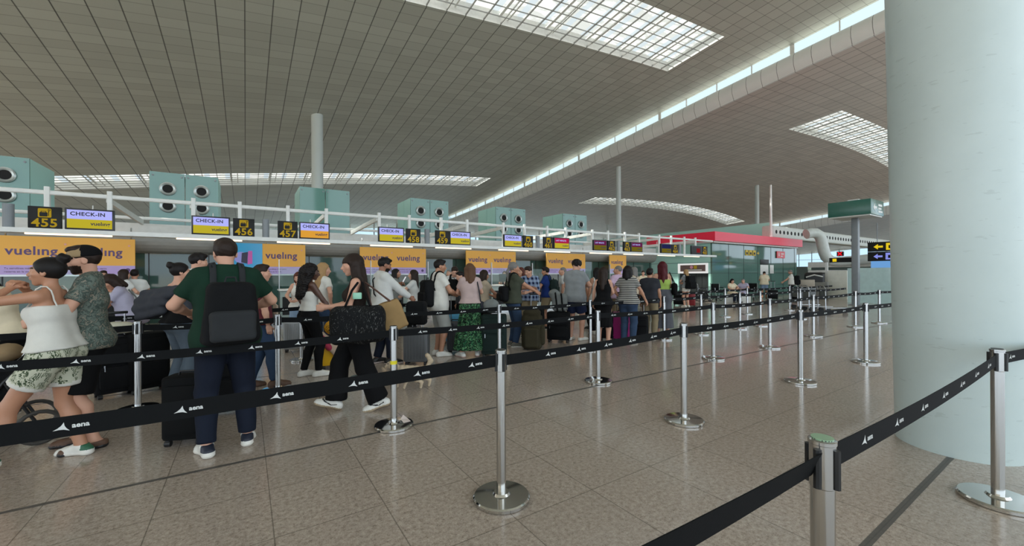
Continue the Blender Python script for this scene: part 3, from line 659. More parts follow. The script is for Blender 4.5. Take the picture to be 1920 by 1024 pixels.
# hanging arrow signs, info screen (faces -x)
def wall_x(px0, px1, py0, py1, X):
    y0_, z1_ = onX(px0, py0, X); y1_, z0_ = onX(px1, py1, X); return y0_, y1_, z0_, z1_
LILAC_L = glow('lit_lilac', (150, 160, 250), .8); YEL_L = glow('lit_yellow', (246, 214, 40), .85)
for i, (py0, py1, mat, lb) in enumerate(((455, 470, YEL_L, 'black direction sign with yellow arrow and pictograms'), (473, 488.5, LILAC_L, 'black direction sign with lilac arrow and pictograms'))):
    ya_, yb_, za_, zb_ = wall_x(1627, 1690, py0, py1, 33.0); s = thing('direction_sign', lb, 'sign', (33.0, ya_, za_)); W_ = ya_ - yb_; H_ = zb_ - za_
    MB().box((0, -W_, 0), (.1, 0, H_)).build('panel', SIGNBLK, s)
    def Q(u0, u1, v0, v1, mi): return ((-.012, -u1 * H_, v0 * H_), (0, -u0 * H_, v1 * H_))
    m = MB(); P_ = [(-.5 * H_, .5 * H_), (-.85 * H_, .78 * H_), (-.85 * H_, .6 * H_), (-1.25 * H_, .6 * H_), (-1.25 * H_, .4 * H_), (-.85 * H_, .4 * H_), (-.85 * H_, .22 * H_)]
    m.prism(P_, -.012, 0, plane='yz')
    for u in (1.5, 2.45): m.box(*Q(u, u + .8, .14, .86, 0)); m.box((-.02, -(u + .62) * H_, .3 * H_), (-.012, -(u + .2) * H_, .62 * H_), 1)
    m.build('symbols', [mat, SIGNBLK], s)
    MB().box((.03, -W_ * .3, H_), (.07, -W_ * .28, H_ + (1.2 if i == 0 else .12))).box((.03, -W_ * .7, H_), (.07, -W_ * .68, H_ + (1.2 if i == 0 else .12))).build('hanger', MID, s)
ya_, yb_, za_, zb_ = wall_x(1633, 1690, 490, 502.5, 33.0)
o = MB().box((33.0, yb_, za_), (33.06, ya_, zb_), 0).build('info_screen', glow('screen_sky_blue', (120, 176, 236), .8)); tag(o, 'light blue information screen under the lilac arrow sign', 'screen')
ya_, yb_, za_, zb_ = wall_x(1555, 1602, 484, 491.5, 31.5)
s = thing('direction_sign', 'long black sign with one yellow square beside the grey pole', 'sign', (31.5, ya_, za_)); H_ = zb_ - za_
MB().box((0, yb_ - ya_, 0), (.1, 0, H_)).build('panel', SIGNBLK, s); MB().box((-.012, -1.3 * H_, .18 * H_), (0, -.6 * H_, .82 * H_)).build('symbols', YEL_L, s)
ya_, yb_, za_, zb_ = wall_x(1569, 1581, 472, 480, 31.6)
s = thing('lane_signal', 'small black signal with a red cross', 'signal', (31.6, ya_, za_)); H_ = zb_ - za_; W_ = ya_ - yb_
MB().box((0, -W_, 0), (.15, 0, H_)).build('panel', SIGNBLK, s)
m = MB()
for a_, b_ in (((.2, .15), (.8, .85)), ((.2, .85), (.8, .15))): m.tube([(-.015, -a_[0] * W_, a_[1] * H_), (-.015, -b_[0] * W_, b_[1] * H_)], .035, 6)
m.build('cross', glow('lit_red', (236, 30, 40), 1.0), s)
# partitions behind the right-hand queue lanes
def part_x(px0, px1, ytop, ybot, X, mat, name, label, cat=None, z0=None):
    ya_, z1_ = onX(px0, ytop, X); yb_, _ = onX(px1, ytop, X); o = MB().box((X, yb_, 0.0 if z0 is None else z0), (X + .08, ya_, z1_)).build(name, mat); tag(o, label, cat); return o
part_x(1552, 1588, 508, 0, 29.0, plain('cream_panel', (230, 230, 218), 0.3), 'cream_partition', 'cream white partition left of the pale glass screen', 'partition')
part_x(1589, 1760, 503, 0, 26.0, plain('pale_glass_partition', (190, 216, 214), 0.1), 'glass_partition', 'pale blue-green glass partition behind the barriers beside the column', 'partition')
part_x(1547, 1552, 492, 0, 29.5, WHITE_STEEL, 'white_post', 'white post at the left edge of the cream partition', 'post')
st = MB()
for ytop, ybot in ((492, 499), (507, 510)):
    ya_, z1_ = onX(1515, ytop, 36.5); yb_, z0_ = onX(1700, ybot, 36.5); st.box((36.5, yb_, z0_), (36.9, ya_, z1_))
struct('trim_7', st, WHITE_STEEL, 'white bands of the far counters')
struct('wall_far', MB().box((37, -6, 0), (37.1, onX(1450, 500, 37)[0], onX(1515, 500, 37)[1])), plain('grey_green_back', (122, 136, 130), .4), 'grey back wall under the white bands')
# ================================================================== barrier posts and belts
CHROME = plain('polished_steel', (206, 206, 204), 0.09, 1.0, 0.0); CHROME2 = plain('satin_steel', (190, 190, 188), 0.14, 1.0, 0.0)
BELTM = cloth('black_webbing', (10, 12, 14), 0.8, 0.2, 200.0); MARK = plain('belt_print_white', (206, 208, 206), 0.7); CAPG = plain('post_cap_green', (150, 182, 150), 0.4)
m = MB().lathe([(0, 0), (.186, 0), (.19, .004), (.19, .022), (.182, .03), (.06, .036), (.05, .05), (0, .05)], n=48); b0 = m.build('base', CHROME); base_me = b0.data; bpy.data.objects.remove(b0)
m = MB().lathe([(.0315, .03), (.0315, .86)], n=24); b0 = m.build('pole', CHROME2); pole_me = b0.data; bpy.data.objects.remove(b0)
m = MB().lathe([(.0315, .855), (.0345, .858), (.0345, .985), (.037, .987), (.037, .997), (.033, 1.0), (0, 1.0)], n=24)
for q in range(4):
    a = q * PI / 2; cx, cy = .0355 * math.cos(a), .0355 * math.sin(a)
    m.tube([(cx, cy, .86), (cx, cy, .975)], .011, 8, 1)
m.lathe([(0, 1.0), (.029, 1.0), (.029, 1.003), (0, 1.003)], n=20, mi=2)
b0 = m.build('head', [CHROME2, DARK, DARK]); head_me = b0.data; bpy.data.objects.remove(b0)
def part(name, me, parent):
    o = bpy.data.objects.new(name, me); COL.objects.link(o); o.parent = parent; return o
TXA = text_geo('aena', 0.027, 0.03)
LOGO = [(-.048, -.022), (-.03, -.014), (-.014, .004), (-.002, .03), (.004, .004), (.022, -.026), (-.006, -.016)]
LOGO = [(-.05, -.02), (-.028, -.006), (-.012, .01), (0.0, .032), (.003, .008), (.011, -.01), (.026, -.03), (.0, -.019), (-.022, -.017)]
def belt(post, A, B, za=.925, zb=.925, h=.068, sag=.02, off=0.25, step=.4, twist=0.0, thick=.0015):
    """webbing from post A to B (world points), a child of the post it is pulled from"""
    A = Vector((A[0], A[1], 0)); B = Vector((B[0], B[1], 0)); L = (B - A).length; d = (B - A) / L; nrm = Vector((d.y, -d.x, 0))
    rev = nrm.y > 0
    if rev: A, B = B, A; d = -d; nrm = -nrm; za, zb = zb, za
    n = max(6, int(L / .2)); mb = MB(); v = []; f = []
    def C(s): u = s / L; return A + d * s + Vector((0, 0, za + (zb - za) * u - sag * 4 * u * (1 - u)))
    def fr(s):
        if not twist: return Vector((0, 0, 1)), nrm
        u = s / L; a = twist * (u if rev else 1 - u) ** 1.5; up = Vector((0, 0, 1)) * math.cos(a) + nrm * math.sin(a); return up, d.cross(up)
    for i in range(n + 1):
        s = L * i / n; c = C(s); up, nn = fr(s)
        for sg in (1, -1):
            v.append(c + up * (h / 2 * sg) + nn * thick); v.append(c + up * (h / 2 * sg) - nn * thick)
    for i in range(n):
        a = i * 4; b = a + 4; f += [(a, b, b + 2, a + 2), (a + 1, a + 3, b + 3, b + 1), (a, a + 1, b + 1, b), (a + 2, b + 2, b + 3, a + 3)]
    mb.add(v, f, 0)
    s = off
    while s < L - .12:
        for side in (1, -1):
            up, nn = fr(s)
            for pts, fc, x0, z0 in (([(a * .62, b * .56) for a, b in LOGO], [tuple(range(len(LOGO)))], 0, 0), ([(p[0], p[2]) for p in TXA[0]], TXA[1], .022, -.007)):
                vv = []
                for px, pz in pts:
                    q = C(s + (px + x0) * side); vv.append(q + up * (pz + z0) + nn * (thick + .0008) * side)
                mb.add(vv, [t_[::-1] if side < 0 else t_ for t_ in fc], 1)
        s += step
    # the clip that hooks into the next post
    o = mb.build('belt', [BELTM, MARK], post); o.matrix_parent_inverse = Matrix.Translation(-Vector(post.location)); return o
POSTS = {}
def stanchion(key, X, Y, label, grp='barrier posts'):
    s = thing('barrier_post', label, 'barrier post', (X, Y, 0), 0, grp); part('base', base_me, s); part('pole', pole_me, s); part('head', head_me, s); POSTS[key] = s; return s
def P2(k): l = POSTS[k].location; return (l.x, l.y)
ST = [('A1', 1.43, 2.32, 'nearest full barrier post in the middle of the picture, with its whole round base'), ('A2', 3.73, 2.5, 'second barrier post of the front row, in the open floor right of the middle'),
      ('A3', 6.39, 2.5, 'third barrier post of the front row'), ('A4', 8.70, 2.44, 'fourth barrier post of the front row, left of the big column'), ('A0', -1.4, 2.28, None), ('A5', 11.3, 2.4, None),
      ('B0', -1.62, 4.05, 'barrier post whose round base just shows at the left picture edge'), ('B1', 1.23, 4.03, 'barrier post with yellow tape and a scrap of paper on its base'),
      ('B2', 4.12, 4.09, 'second-row barrier post right of the taped one'), ('B3', 6.91, 4.05, 'second-row barrier post behind the front row, near the maxi skirt woman'), ('B4', 8.89, 4.02, 'second-row barrier post between the third front post and the far counters'),
      ('B5', 11.31, 4.15, 'second-row barrier post beyond the third front post'), ('B6', 14.28, 4.23, 'second-row barrier post in front of the grey sign pole'), ('B7', 15.91, 4.14, 'second-row barrier post beside the big column'),
      ('C0', -1.02, 6.15, 'barrier post left of the man in the green polo'), ('C0b', .35, 6.15, 'barrier post mostly hidden behind the man in the green polo'), ('C1', 1.42, 6.15, 'barrier post glimpsed between the walking woman\'s trouser legs'), ('C2', 3.62, 5.92, 'barrier post right of the floral skirt, seen above the nearest post'),
      ('C3', 5.75, 5.92, 'barrier post beside the woman in the black dress'), ('C4', 8.06, 5.9, 'barrier post in front of the woman in the grey maxi skirt'), ('C5', 9.48, 5.87, 'third-row barrier post just right of the maxi skirt woman'),
      ('C6', 11.25, 5.84, 'third-row barrier post in front of the wheelchairs'), ('C7', 12.41, 5.86, 'third-row barrier post in front of the seated pair'), ('C8', 15.37, 6.01, 'third-row barrier post below the man with the black rucksack'),
      ('D0', -1.9, 7.6, None), ('D1', .83, 8.1, 'barrier post behind the woman with long black curls'), ('D2', 14.07, 7.81, 'fourth-row barrier post by the wheelchairs'), ('D3', 15.65, 7.85, 'fourth-row barrier post by the white bench'),
      ('D4', 18.6, 7.65, 'far barrier post in front of the man with the black rucksack'), ('F1', 1.46, .514, 'closest barrier post at the bottom right, with a green cap'), ('F2', 4.12, .48, 'tall leaning-looking barrier post in front of the big column')]
for k, X, Y, lb in ST:
    if lb: stanchion(k, X, Y, lb)
MB().lathe([(0, 1.0), (.029, 1.0), (.029, 1.0045), (0, 1.0045)], n=24).build('cap', CAPG, POSTS['F1'])
XY = {k: (X, Y) for k, X, Y, _ in ST}
def run(keys, **kw):
    for a, b in zip(keys[:-1], keys[1:]):
        owner = POSTS.get(b) or POSTS.get(a); A, B = Vector(XY[a]), Vector(XY[b]); d = (B - A).normalized() * .035
        belt(owner, A + d, B - d, **kw)
belt(POSTS['A1'], (-1.4, 2.28), (1.395, 2.32), .925, .93, .08, .014, .08, .362)
run(['A1', 'A2', 'A3', 'A4', 'A5'], h=.072, sag=.012, step=.33, off=.4); run(['B0', 'B1', 'B2', 'B3', 'B4', 'B5', 'B6', 'B7'], h=.068, sag=.02, step=.345)
run(['C0', 'C0b', 'C1', 'C2', 'C3', 'C4', 'C5', 'C6', 'C7', 'C8'], h=.068, sag=.02, off=.3, step=.4); belt(POSTS['C0'], (-3.2, 6.2), (-1.055, 6.15), .925, .925)
belt(POSTS['D1'], (-2.5, 7.9), (.8, 8.08), .925, .925); belt(POSTS['D1'], (.86, 8.1), (3.6, 7.95), .925, .925); belt(POSTS['D2'], (8.5, 7.85), (14.03, 7.81), .925, .925, sag=.05); run(['D2', 'D3', 'D4'])
belt(POSTS['D4'], (18.63, 7.65), (22.5, 7.5), .925, .925); belt(POSTS['B7'], (15.95, 4.14), (19.5, 4.1)); belt(POSTS['C8'], (15.4, 6.0), (19.0, 5.9))
belt(POSTS['F2'], (1.495, .512), (4.085, .48), .93, .93, .075, .02, .3, .34); belt(POSTS['F1'], (1.425, .516), (-.6, .64), .93, .90, .078, .02, 3.0, 1.0, twist=.35); belt(POSTS['F2'], (4.155, .478), (6.4, .15), .93, .93, .075, .01, .2, .34)
MB().lathe([(.0335, .62), (.0335, .655)], n=20).add([(.034, -.01, .645), (.034, .012, .64), (.036, .012, .5), (.036, -.01, .5)], [(0, 1, 2, 3)], 1).build('tape', [plain('yellow_tape', (224, 210, 40), .5), plain('paper_white', (226, 224, 214), .7)], POSTS['B1'])
pz = MB().add([(.06, -.12, .055), (.15, -.07, .04), (.15, .0, .042), (.1, .02, .09), (.05, -.05, .075)], [(0, 1, 4), (1, 2, 4), (2, 3, 4)]); o = pz.build('paper_scrap', plain('paper_pink_white', (220, 206, 200), .7)); o.location = (1.23, 4.03, 0); tag(o, 'crumpled scrap of paper on the base of the taped barrier post', 'paper')
# ================================================================== figures: one continuous surface grown from round limbs
f32 = np.float32
def V3(p): return np.array(p, dtype=f32)
def s_cone(P, a, b, ra, rb):
    a = V3(a); b = V3(b); ba = b - a; L2 = float(ba @ ba) + 1e-9; Q = P - a
    t = np.clip((Q @ ba) / L2, 0, 1); D = Q - t[:, None] * ba
    return np.sqrt(np.einsum('ij,ij->i', D, D)) - (ra + (rb - ra) * t)
def s_ell(P, c, r, M=None):
    Q = P - V3(c)
    if M is not None: Q = Q @ M
    r = V3(r); k0 = np.linalg.norm(Q / r, axis=1); k1 = np.linalg.norm(Q / (r * r), axis=1) + 1e-6
    return k0 * (k0 - 1) / k1
def s_box(P, c, h, r, M=None):
    Q = P - V3(c)
    if M is not None: Q = Q @ M
    q = np.abs(Q) - (V3(h) - r); return np.linalg.norm(np.maximum(q, 0), axis=1) + np.minimum(q.max(axis=1), 0) - r
def smin(a, b, k):
    h = np.clip(.5 + .5 * (b - a) / k, 0, 1); return b * (1 - h) + a * h - k * h * (1 - h)
def smax(a, b, k): return -smin(-a, -b, k)
def uni(ds, k):
    d = ds[0]
    for e in ds[1:]: d = smin(d, e, k)
    return d
def fold(P, k=1.0): return .5 * np.sin(P[:, 0] * 31 * k + 5 * np.sin(P[:, 2] * 9 * k)) * np.sin(P[:, 2] * 27 * k + 4 * np.sin(P[:, 1] * 13 * k + P[:, 0] * 7)) + .5 * np.sin(P[:, 1] * 38 * k + P[:, 2] * 14 * k)
def nets(fn, lo, hi, v):
    lo = V3(lo); hi = V3(hi); n = np.ceil((hi - lo) / v).astype(int) + 1
    ax = [lo[i] + v * np.arange(n[i], dtype=f32) for i in range(3)]
    G = np.stack(np.meshgrid(*ax, indexing='ij'), -1).reshape(-1, 3)
    if len(G) > 60000:                                   # skip the empty space first
        s = 4; nc = (n - 1) // s + 2; axc = [lo[i] + v * s * np.arange(nc[i], dtype=f32) for i in range(3)]
        Gc = np.stack(np.meshgrid(*axc, indexing='ij'), -1).reshape(-1, 3); Dc = fn(Gc).reshape(nc)
        near = np.abs(Dc) < v * s * 2.2 + .02
        idx = [np.minimum((np.arange(n[i]) + s // 2) // s, nc[i] - 1) for i in range(3)]
        m = near[np.ix_(*idx)].ravel(); D = Dc[np.ix_(*idx)].ravel().astype(f32); D[m] = fn(G[m])
    else: D = fn(G)
    D = D.reshape(n).astype(f32); S = D < 0
    c = [(i, j, k) for i in (0, 1) for j in (0, 1) for k in (0, 1)]
    sl = lambda A, o: A[o[0]:n[0] - 1 + o[0], o[1]:n[1] - 1 + o[1], o[2]:n[2] - 1 + o[2]]
    cnt = sum(sl(S, o).astype(np.int8) for o in c); mask = (cnt > 0) & (cnt < 8); I = np.argwhere(mask)
    if len(I) == 0: return np.zeros((0, 3), f32), np.zeros((0, 4), np.int32)
    vals = {o: D[I[:, 0] + o[0], I[:, 1] + o[1], I[:, 2] + o[2]] for o in c}
    acc = np.zeros((len(I), 3), f32); num = np.zeros(len(I), f32)
    for a in c:
        for q in range(3):
            if a[q]: continue
            b = list(a); b[q] = 1; b = tuple(b); da, db = vals[a], vals[b]; ok = (da < 0) != (db < 0)
            t = np.where(ok, da / np.where(ok, da - db, 1), 0); pt = np.tile(V3(a), (len(I), 1)); pt[:, q] += t
            acc += pt * ok[:, None]; num += ok
    verts = lo + v * (I + acc / num[:, None]); ind = -np.ones(mask.shape, np.int64); ind[mask] = np.arange(len(I)); F = []
    for q in range(3):
        u, w = [(1, 2), (2, 0), (0, 1)][q]
        A = np.moveaxis(S, (q, u, w), (0, 1, 2)); N = np.moveaxis(ind, (q, u, w), (0, 1, 2))
        e = A[:-1, 1:-1, 1:-1] != A[1:, 1:-1, 1:-1]; E = np.argwhere(e)
        if len(E) == 0: continue
        i, j, k = E[:, 0], E[:, 1] + 1, E[:, 2] + 1
        Q = np.stack([N[i, j - 1, k - 1], N[i, j, k - 1], N[i, j, k], N[i, j - 1, k]], 1); ins = A[i, j, k]
        Q[~ins] = Q[~ins][:, ::-1]; F.append(Q)
    F = np.concatenate(F); F = F[(F >= 0).all(1)]; return verts.astype(f32), F.astype(np.int32)
def rot(ax, deg):
    return np.array(Matrix.Rotation(R(deg), 3, ax), dtype=f32)
def unit(v): v = np.array(v, f32); return v / (np.linalg.norm(v) + 1e-9)
def ik(S, T, l1, l2, hint):
    S = V3(S); T = V3(T); d = T - S; L = np.linalg.norm(d); mx_ = (l1 + l2) * .995
    if L > mx_: T = S + d / L * mx_; d = T - S; L = mx_
    a = (l1 * l1 - l2 * l2 + L * L) / (2 * L); h = math.sqrt(max(l1 * l1 - a * a, 0)); u = d / L; hv = V3(hint); hv = hv - u * float(hv @ u)
    return S + u * a + unit(hv) * h, T
SKIN = {'light': plain('skin_light', (206, 158, 134), .55, 0, .05, 8, .3), 'tan': plain('skin_tan', (182, 132, 104), .5, 0, .06, 8), 'olive': plain('skin_olive', (198, 150, 122), .5, 0, .05, 8), 'dark': plain('skin_dark', (84, 56, 44), .45, 0, .08, 8), 'brown': plain('skin_brown', (150, 102, 78), .5, 0, .06, 8)}
LIP = plain('lips', (168, 104, 94), .45); EYEW = plain('eye_white', (196, 190, 182), .3); EYED = plain('eye_dark', (30, 22, 18), .3); SOLE = plain('shoe_sole_white', (222, 218, 208), .6)
def hairm(n, rgb):
    if n in MC: return MC[n]
    t = NT(n); c = lin(rgb); w = t.noise(60.0, 3.0, .6, vec=t.scaled((3, 3, .35)))
    t.color(t.mix(w, mul(c, .5), mul(c, 1.25))); t.set(.55, 0, .22); t.bump(w, .3, .004); MC[n] = t.m; return t.m
HB = hairm('hair_black', (26, 22, 21)); HDB = hairm('hair_dark_brown', (46, 34, 28)); HBR = hairm('hair_brown', (96, 68, 48)); HBL = hairm('hair_blond', (176, 140, 96)); HRED = hairm('hair_dark_red', (78, 18, 26)); HGR = hairm('hair_grey', (128, 124, 120)); HAUB = hairm('hair_auburn', (92, 48, 36))
ARM = {'down': ((.24, .05, .90), (.6, -.6, 0)), 'front': ((.10, .30, 1.12), (.9, -.5, -.3)), 'phone': ((.07, .30, 1.24), (.8, -.2, -.8)), 'fwd': ((.17, .42, 1.02), (.5, -.5, -.6)),
       'hip': ((.20, .03, 1.02), (1, -.55, 0)), 'belly': ((.03, .22, 1.06), (1, -.4, 0)), 'side': ((.36, .12, .98), (.8, -.6, 0)), 'face': ((.08, .26, 1.50), (.9, .3, -.6)), 'strap': ((.12, .17, 1.30), (.8, -.4, -.6))}
class Fig:
    """skeleton of one standing figure in its own frame: x right, y ahead, z up, drawn at 1.75 m and scaled"""
    def __init__(s, H=1.75, sex='m', lean=0, twist=0, head=(0, 0), armR='down', armL='down', legR=(.10, 0, 8), legL=(-.10, 0, -8), kneeR=None, kneeL=None, width=1.0, curl=(25, 25), sit=None, drop=0.0):
        s.k = H / 1.75; f = sex == 'f'; s.f = f; s.w = width; s.drop = drop
        M = rot('Z', twist) @ rot('X', -lean); s.M = M; piv = V3((0, 0, .95 - drop)); s.piv = piv
        def sp(p):
            p = V3(p) - V3((0, 0, .95)); return piv + M @ p
        s.sp = sp; w = width
        sw = (.142 if f else .17) * (w ** .5); s.sw = sw
        s.sh = {1: sp((sw, 0, 1.425)), -1: sp((-sw, 0, 1.425))}; s.neck = sp((0, -.012, 1.46))
        hy, hp = head; s.HM = M @ rot('Z', -hy) @ rot('X', -hp); s.hc = sp((0, -.005, 1.52)) + s.HM @ V3((0, .025, .105))
        s.elb = {}; s.wr = {}; s.hip = {}; s.kn = {}; s.an = {}; s.toe = {}; s.curl = {1: curl[0], -1: curl[1]}
        for sg, a in ((1, armR), (-1, armL)):
            tgt, hint = (ARM[a] if isinstance(a, str) else a); tgt = V3((tgt[0] * sg if isinstance(a, str) else tgt[0], tgt[1], tgt[2] - (drop if isinstance(a, str) else 0))); hint = V3((hint[0] * sg if isinstance(a, str) else hint[0], hint[1], hint[2]))
            if isinstance(a, str) and abs(lean) + abs(twist) > 0: tgt = sp(tgt + V3((0, 0, drop)))
            s.elb[sg], s.wr[sg] = ik(s.sh[sg], tgt, .285 if not f else .27, .25 if not f else .235, hint)
        for sg, l, kh in ((1, legR, kneeR), (-1, legL, kneeL)):
            s.hip[sg] = piv + V3((.088 * sg, 0, -.05)); lift = l[3] if len(l) > 3 else 0.0; yaw = R(l[2]); s.an[sg] = V3((l[0], l[1], .085 + lift))
            s.kn[sg], s.an[sg] = ik(s.hip[sg], s.an[sg], .425, .41, kh if kh else (math.sin(yaw), math.cos(yaw), .0)); pit = l[4] if len(l) > 4 else 0.0
            fd = V3((math.sin(yaw) * math.cos(R(pit)), math.cos(yaw) * math.cos(R(pit)), math.sin(R(pit)))); s.toe[sg] = fd
    # ---- limb groups
    def torso(s, P, o=0.0, loose=0.0):
        c = lambda a, b, ra, rb: s_cone(P, a, b, ra + o, rb + o); sp = s.sp; f = s.f; w = s.w; L = loose; ds = []
        for g in (1, -1):
            if f:
                ds += [c(sp((.078 * w * g, -.005, .93)), sp((.05 * w * g, 0, 1.1)), .112 * w + L, .082 * w + L), c(sp((.05 * w * g, 0, 1.1)), sp((.066 * g, .004, 1.28)), .082 * w + L, .092 + L * .6), c(sp((.066 * g, .0, 1.28)), sp((.095 * g, -.008, 1.40)), .09 + L * .4, .058),
                       c(sp((.072 * g, .07, 1.285)), sp((.068 * g, .04, 1.30)), .058, .06), c(sp((.07 * w * g, -.05, .93)), sp((.06 * g, -.03, 1.0)), .092 * w + L * .5, .08)]
            else:
                ds += [c(sp((.07 * w * g, -.005, .94)), sp((.062 * w * g, .005, 1.1)), .108 * w + L, .100 * w + L), c(sp((.062 * w * g, .005, 1.1)), sp((.085 * w * g, .01, 1.3)), .100 * w + L, .108 + L * .6), c(sp((.085 * w * g, .005, 1.3)), sp((.115 * w * g, -.01, 1.405)), .105 + L * .4, .066),
                       c(sp((.07 * g, -.05, .93)), sp((.06 * g, -.03, 1.0)), .085 + L * .5, .08)]
            ds.append(c(sp((.03 * g, -.015, 1.475)), s.sh[g], .05, .052 if not f else .044))
        ds.append(c(sp((0, -.008, 1.40)), sp((0, .0, 1.28)), .062 if f else .076, .085 if f else .1))
        return uni(ds, .05)
    def arm(s, P, g, o=0.0, upto=1.0, lower=True):
        f = s.f; S, E, W_ = s.sh[g], s.elb[g], s.wr[g]; k = .86 if f else 1.0
        ds = [s_cone(P, S, S + (E - S) * min(upto, 1), .055 * k + o, (.055 - .014 * min(upto, 1)) * k + o)]
        if lower:
            q = E + (W_ - E) * .3; ds += [s_cone(P, E, q, .040 * k + o, .042 * k + o), s_cone(P, q, W_, .042 * k + o, .028 * k + o)]
        return uni(ds, .02)
    def leg(s, P, g, o=0.0, upto=1.0):
        f = s.f; Hh, K, A = s.hip[g], s.kn[g], s.an[g]; w = s.w ** .5; th = (.098 if f else .094) * w
        ds = [s_cone(P, Hh, K, th + o, .057 * w + o)]
        if upto > .5:
            u = unit(A - K); side = unit(np.cross(u, np.cross(unit(K - Hh) * .2 + s.toe[g], u))); q = K + (A - K) * .3 - side * .018
            ds += [s_cone(P, K, q, .054 * w + o, .057 * w + o), s_cone(P, q, A, .056 * w + o, .036 + o), s_cone(P, K, A, .046 + o, .034 + o)]
        return uni(ds, .025)
    def foot(s, P, g, o=0.0):
        A = s.an[g]; t = s.toe[g]; up = V3((0, 0, 1)) - t * t[2]; h = A - t * .05 - up * .045; b = A + t * .12 - up * .058; e = A + t * .175 - up * .062; sd = np.cross(t, V3((0, 0, 1))) * g
        return uni([s_cone(P, A, h, .036 + o, .033 + o), s_cone(P, A, b, .036 + o, .028 + o), s_cone(P, b + sd * .012, e + sd * .008, .03 + o, .021 + o), s_cone(P, b - sd * .014, e - sd * .014, .028 + o, .02 + o), s_cone(P, h, b, .03 + o, .03 + o)], .025)
    def headsdf(s, P):
        Q = (P - s.hc) @ s.HM; f = s.f; j = .94 if f else 1.0
        d = uni([s_ell(Q, (0, -.014, .028), (.074, .094, .090)), s_cone(Q, (0, .022, -.03), (0, .062, -.092), .056 * j, .026 * j), s_ell(Q, (0, .032, -.02), (.06 * j, .066, .078))], .03)
        d = smin(d, s_ell(Q, (0, .082, .032), (.046, .018, .012)), .012)
        d = uni([d, s_cone(Q, (0, .094, .012), (0, .113, -.024), .008, .0125), s_cone(Q, (0, .1, -.028), (0, .113, -.027), .014, .009)], .012)
        for g in (1, -1):
            d = smax(d, -s_ell(Q, (.031 * g, .104, .008), (.019, .016, .012)), .012); d = np.minimum(d, s_ell(Q, (.031 * g, .081, .008), (.0135, .0135, .0125)))
            d = smin(d, smax(s_ell(Q, (.076 * g, -.012, -.004), (.010, .022, .033)), -s_ell(Q, (.086 * g, -.008, .0), (.006, .012, .02)), .006), .008); d = smin(d, s_ell(Q, (.048 * g, .052, -.022), (.024, .022, .02)), .02)
        d = smin(d, s_ell(Q, (0, .097, -.052), (.023, .012, .0065)), .006); d = smin(d, s_ell(Q, (0, .094, -.063), (.019, .012, .007)), .006); d = smax(d, -s_ell(Q, (0, .112, -.0575), (.024, .012, .0022)), .004)
        return d
    def necksdf(s, P):
        r = .046 if s.f else .055; a = s.hc + s.HM @ V3((0, -.022, -.05)); return s_cone(P, a, s.neck + s.M @ V3((0, .006, -.03)), r, r)
    def hand(s, P, g, fat=1.0):
        W_ = s.wr[g]; u = unit(W_ - s.elb[g]); inward = s.M @ V3((-g, .15, -.25)); n = unit(inward - u * float(inward @ u)); sd = np.cross(u, n) * g; c = s.curl[g]
        ds = [s_cone(P, W_ - u * .02, W_ + u * .03, .026, .024)]
        for q in (-.024, -.008, .008, .024): ds.append(s_cone(P, W_ + u * .025 + sd * q * .8, W_ + u * .085 + sd * q, .0155, .0125))
        d = uni(ds, .014)
        for i, (q, L) in enumerate(((.027, .068), (.009, .078), (-.009, .073), (-.026, .056))):
            b = W_ + u * .085 + sd * q; a1 = R(c * (1 + .15 * i)); e1 = b + (u * math.cos(a1) + n * math.sin(a1)) * L * .5; a2 = a1 + R(c * 1.2); e2 = e1 + (u * math.cos(a2) + n * math.sin(a2)) * L * .32; a3 = a2 + R(c * .7); e3 = e2 + (u * math.cos(a3) + n * math.sin(a3)) * L * .25
            d = smin(d, np.minimum(np.minimum(s_cone(P, b, e1, .0095 * fat, .0088 * fat), s_cone(P, e1, e2, .0088 * fat, .008 * fat)), s_cone(P, e2, e3, .008 * fat, .0066 * fat)), .005)
        b = W_ + u * .028 + sd * .022; e1 = b + (u * .62 + sd * .62 + n * .45) * .045; e2 = e1 + (u * .85 + sd * .15 + n * .5) * .032
        return smin(d, np.minimum(s_cone(P, b, e1, .0145, .0108 * fat), s_cone(P, e1, e2, .0108 * fat, .0082 * fat)), .008)
    def bounds(s, pad=.23):
        pts = [s.hc + V3((0, 0, .02)), s.piv] + [d[g] for d in (s.sh, s.elb, s.wr, s.hip, s.kn, s.an) for g in (1, -1)]
        A = np.array(pts); lo = A.min(0) - pad; hi = A.max(0) + pad; lo[2] = max(lo[2], -.02); return lo, hi
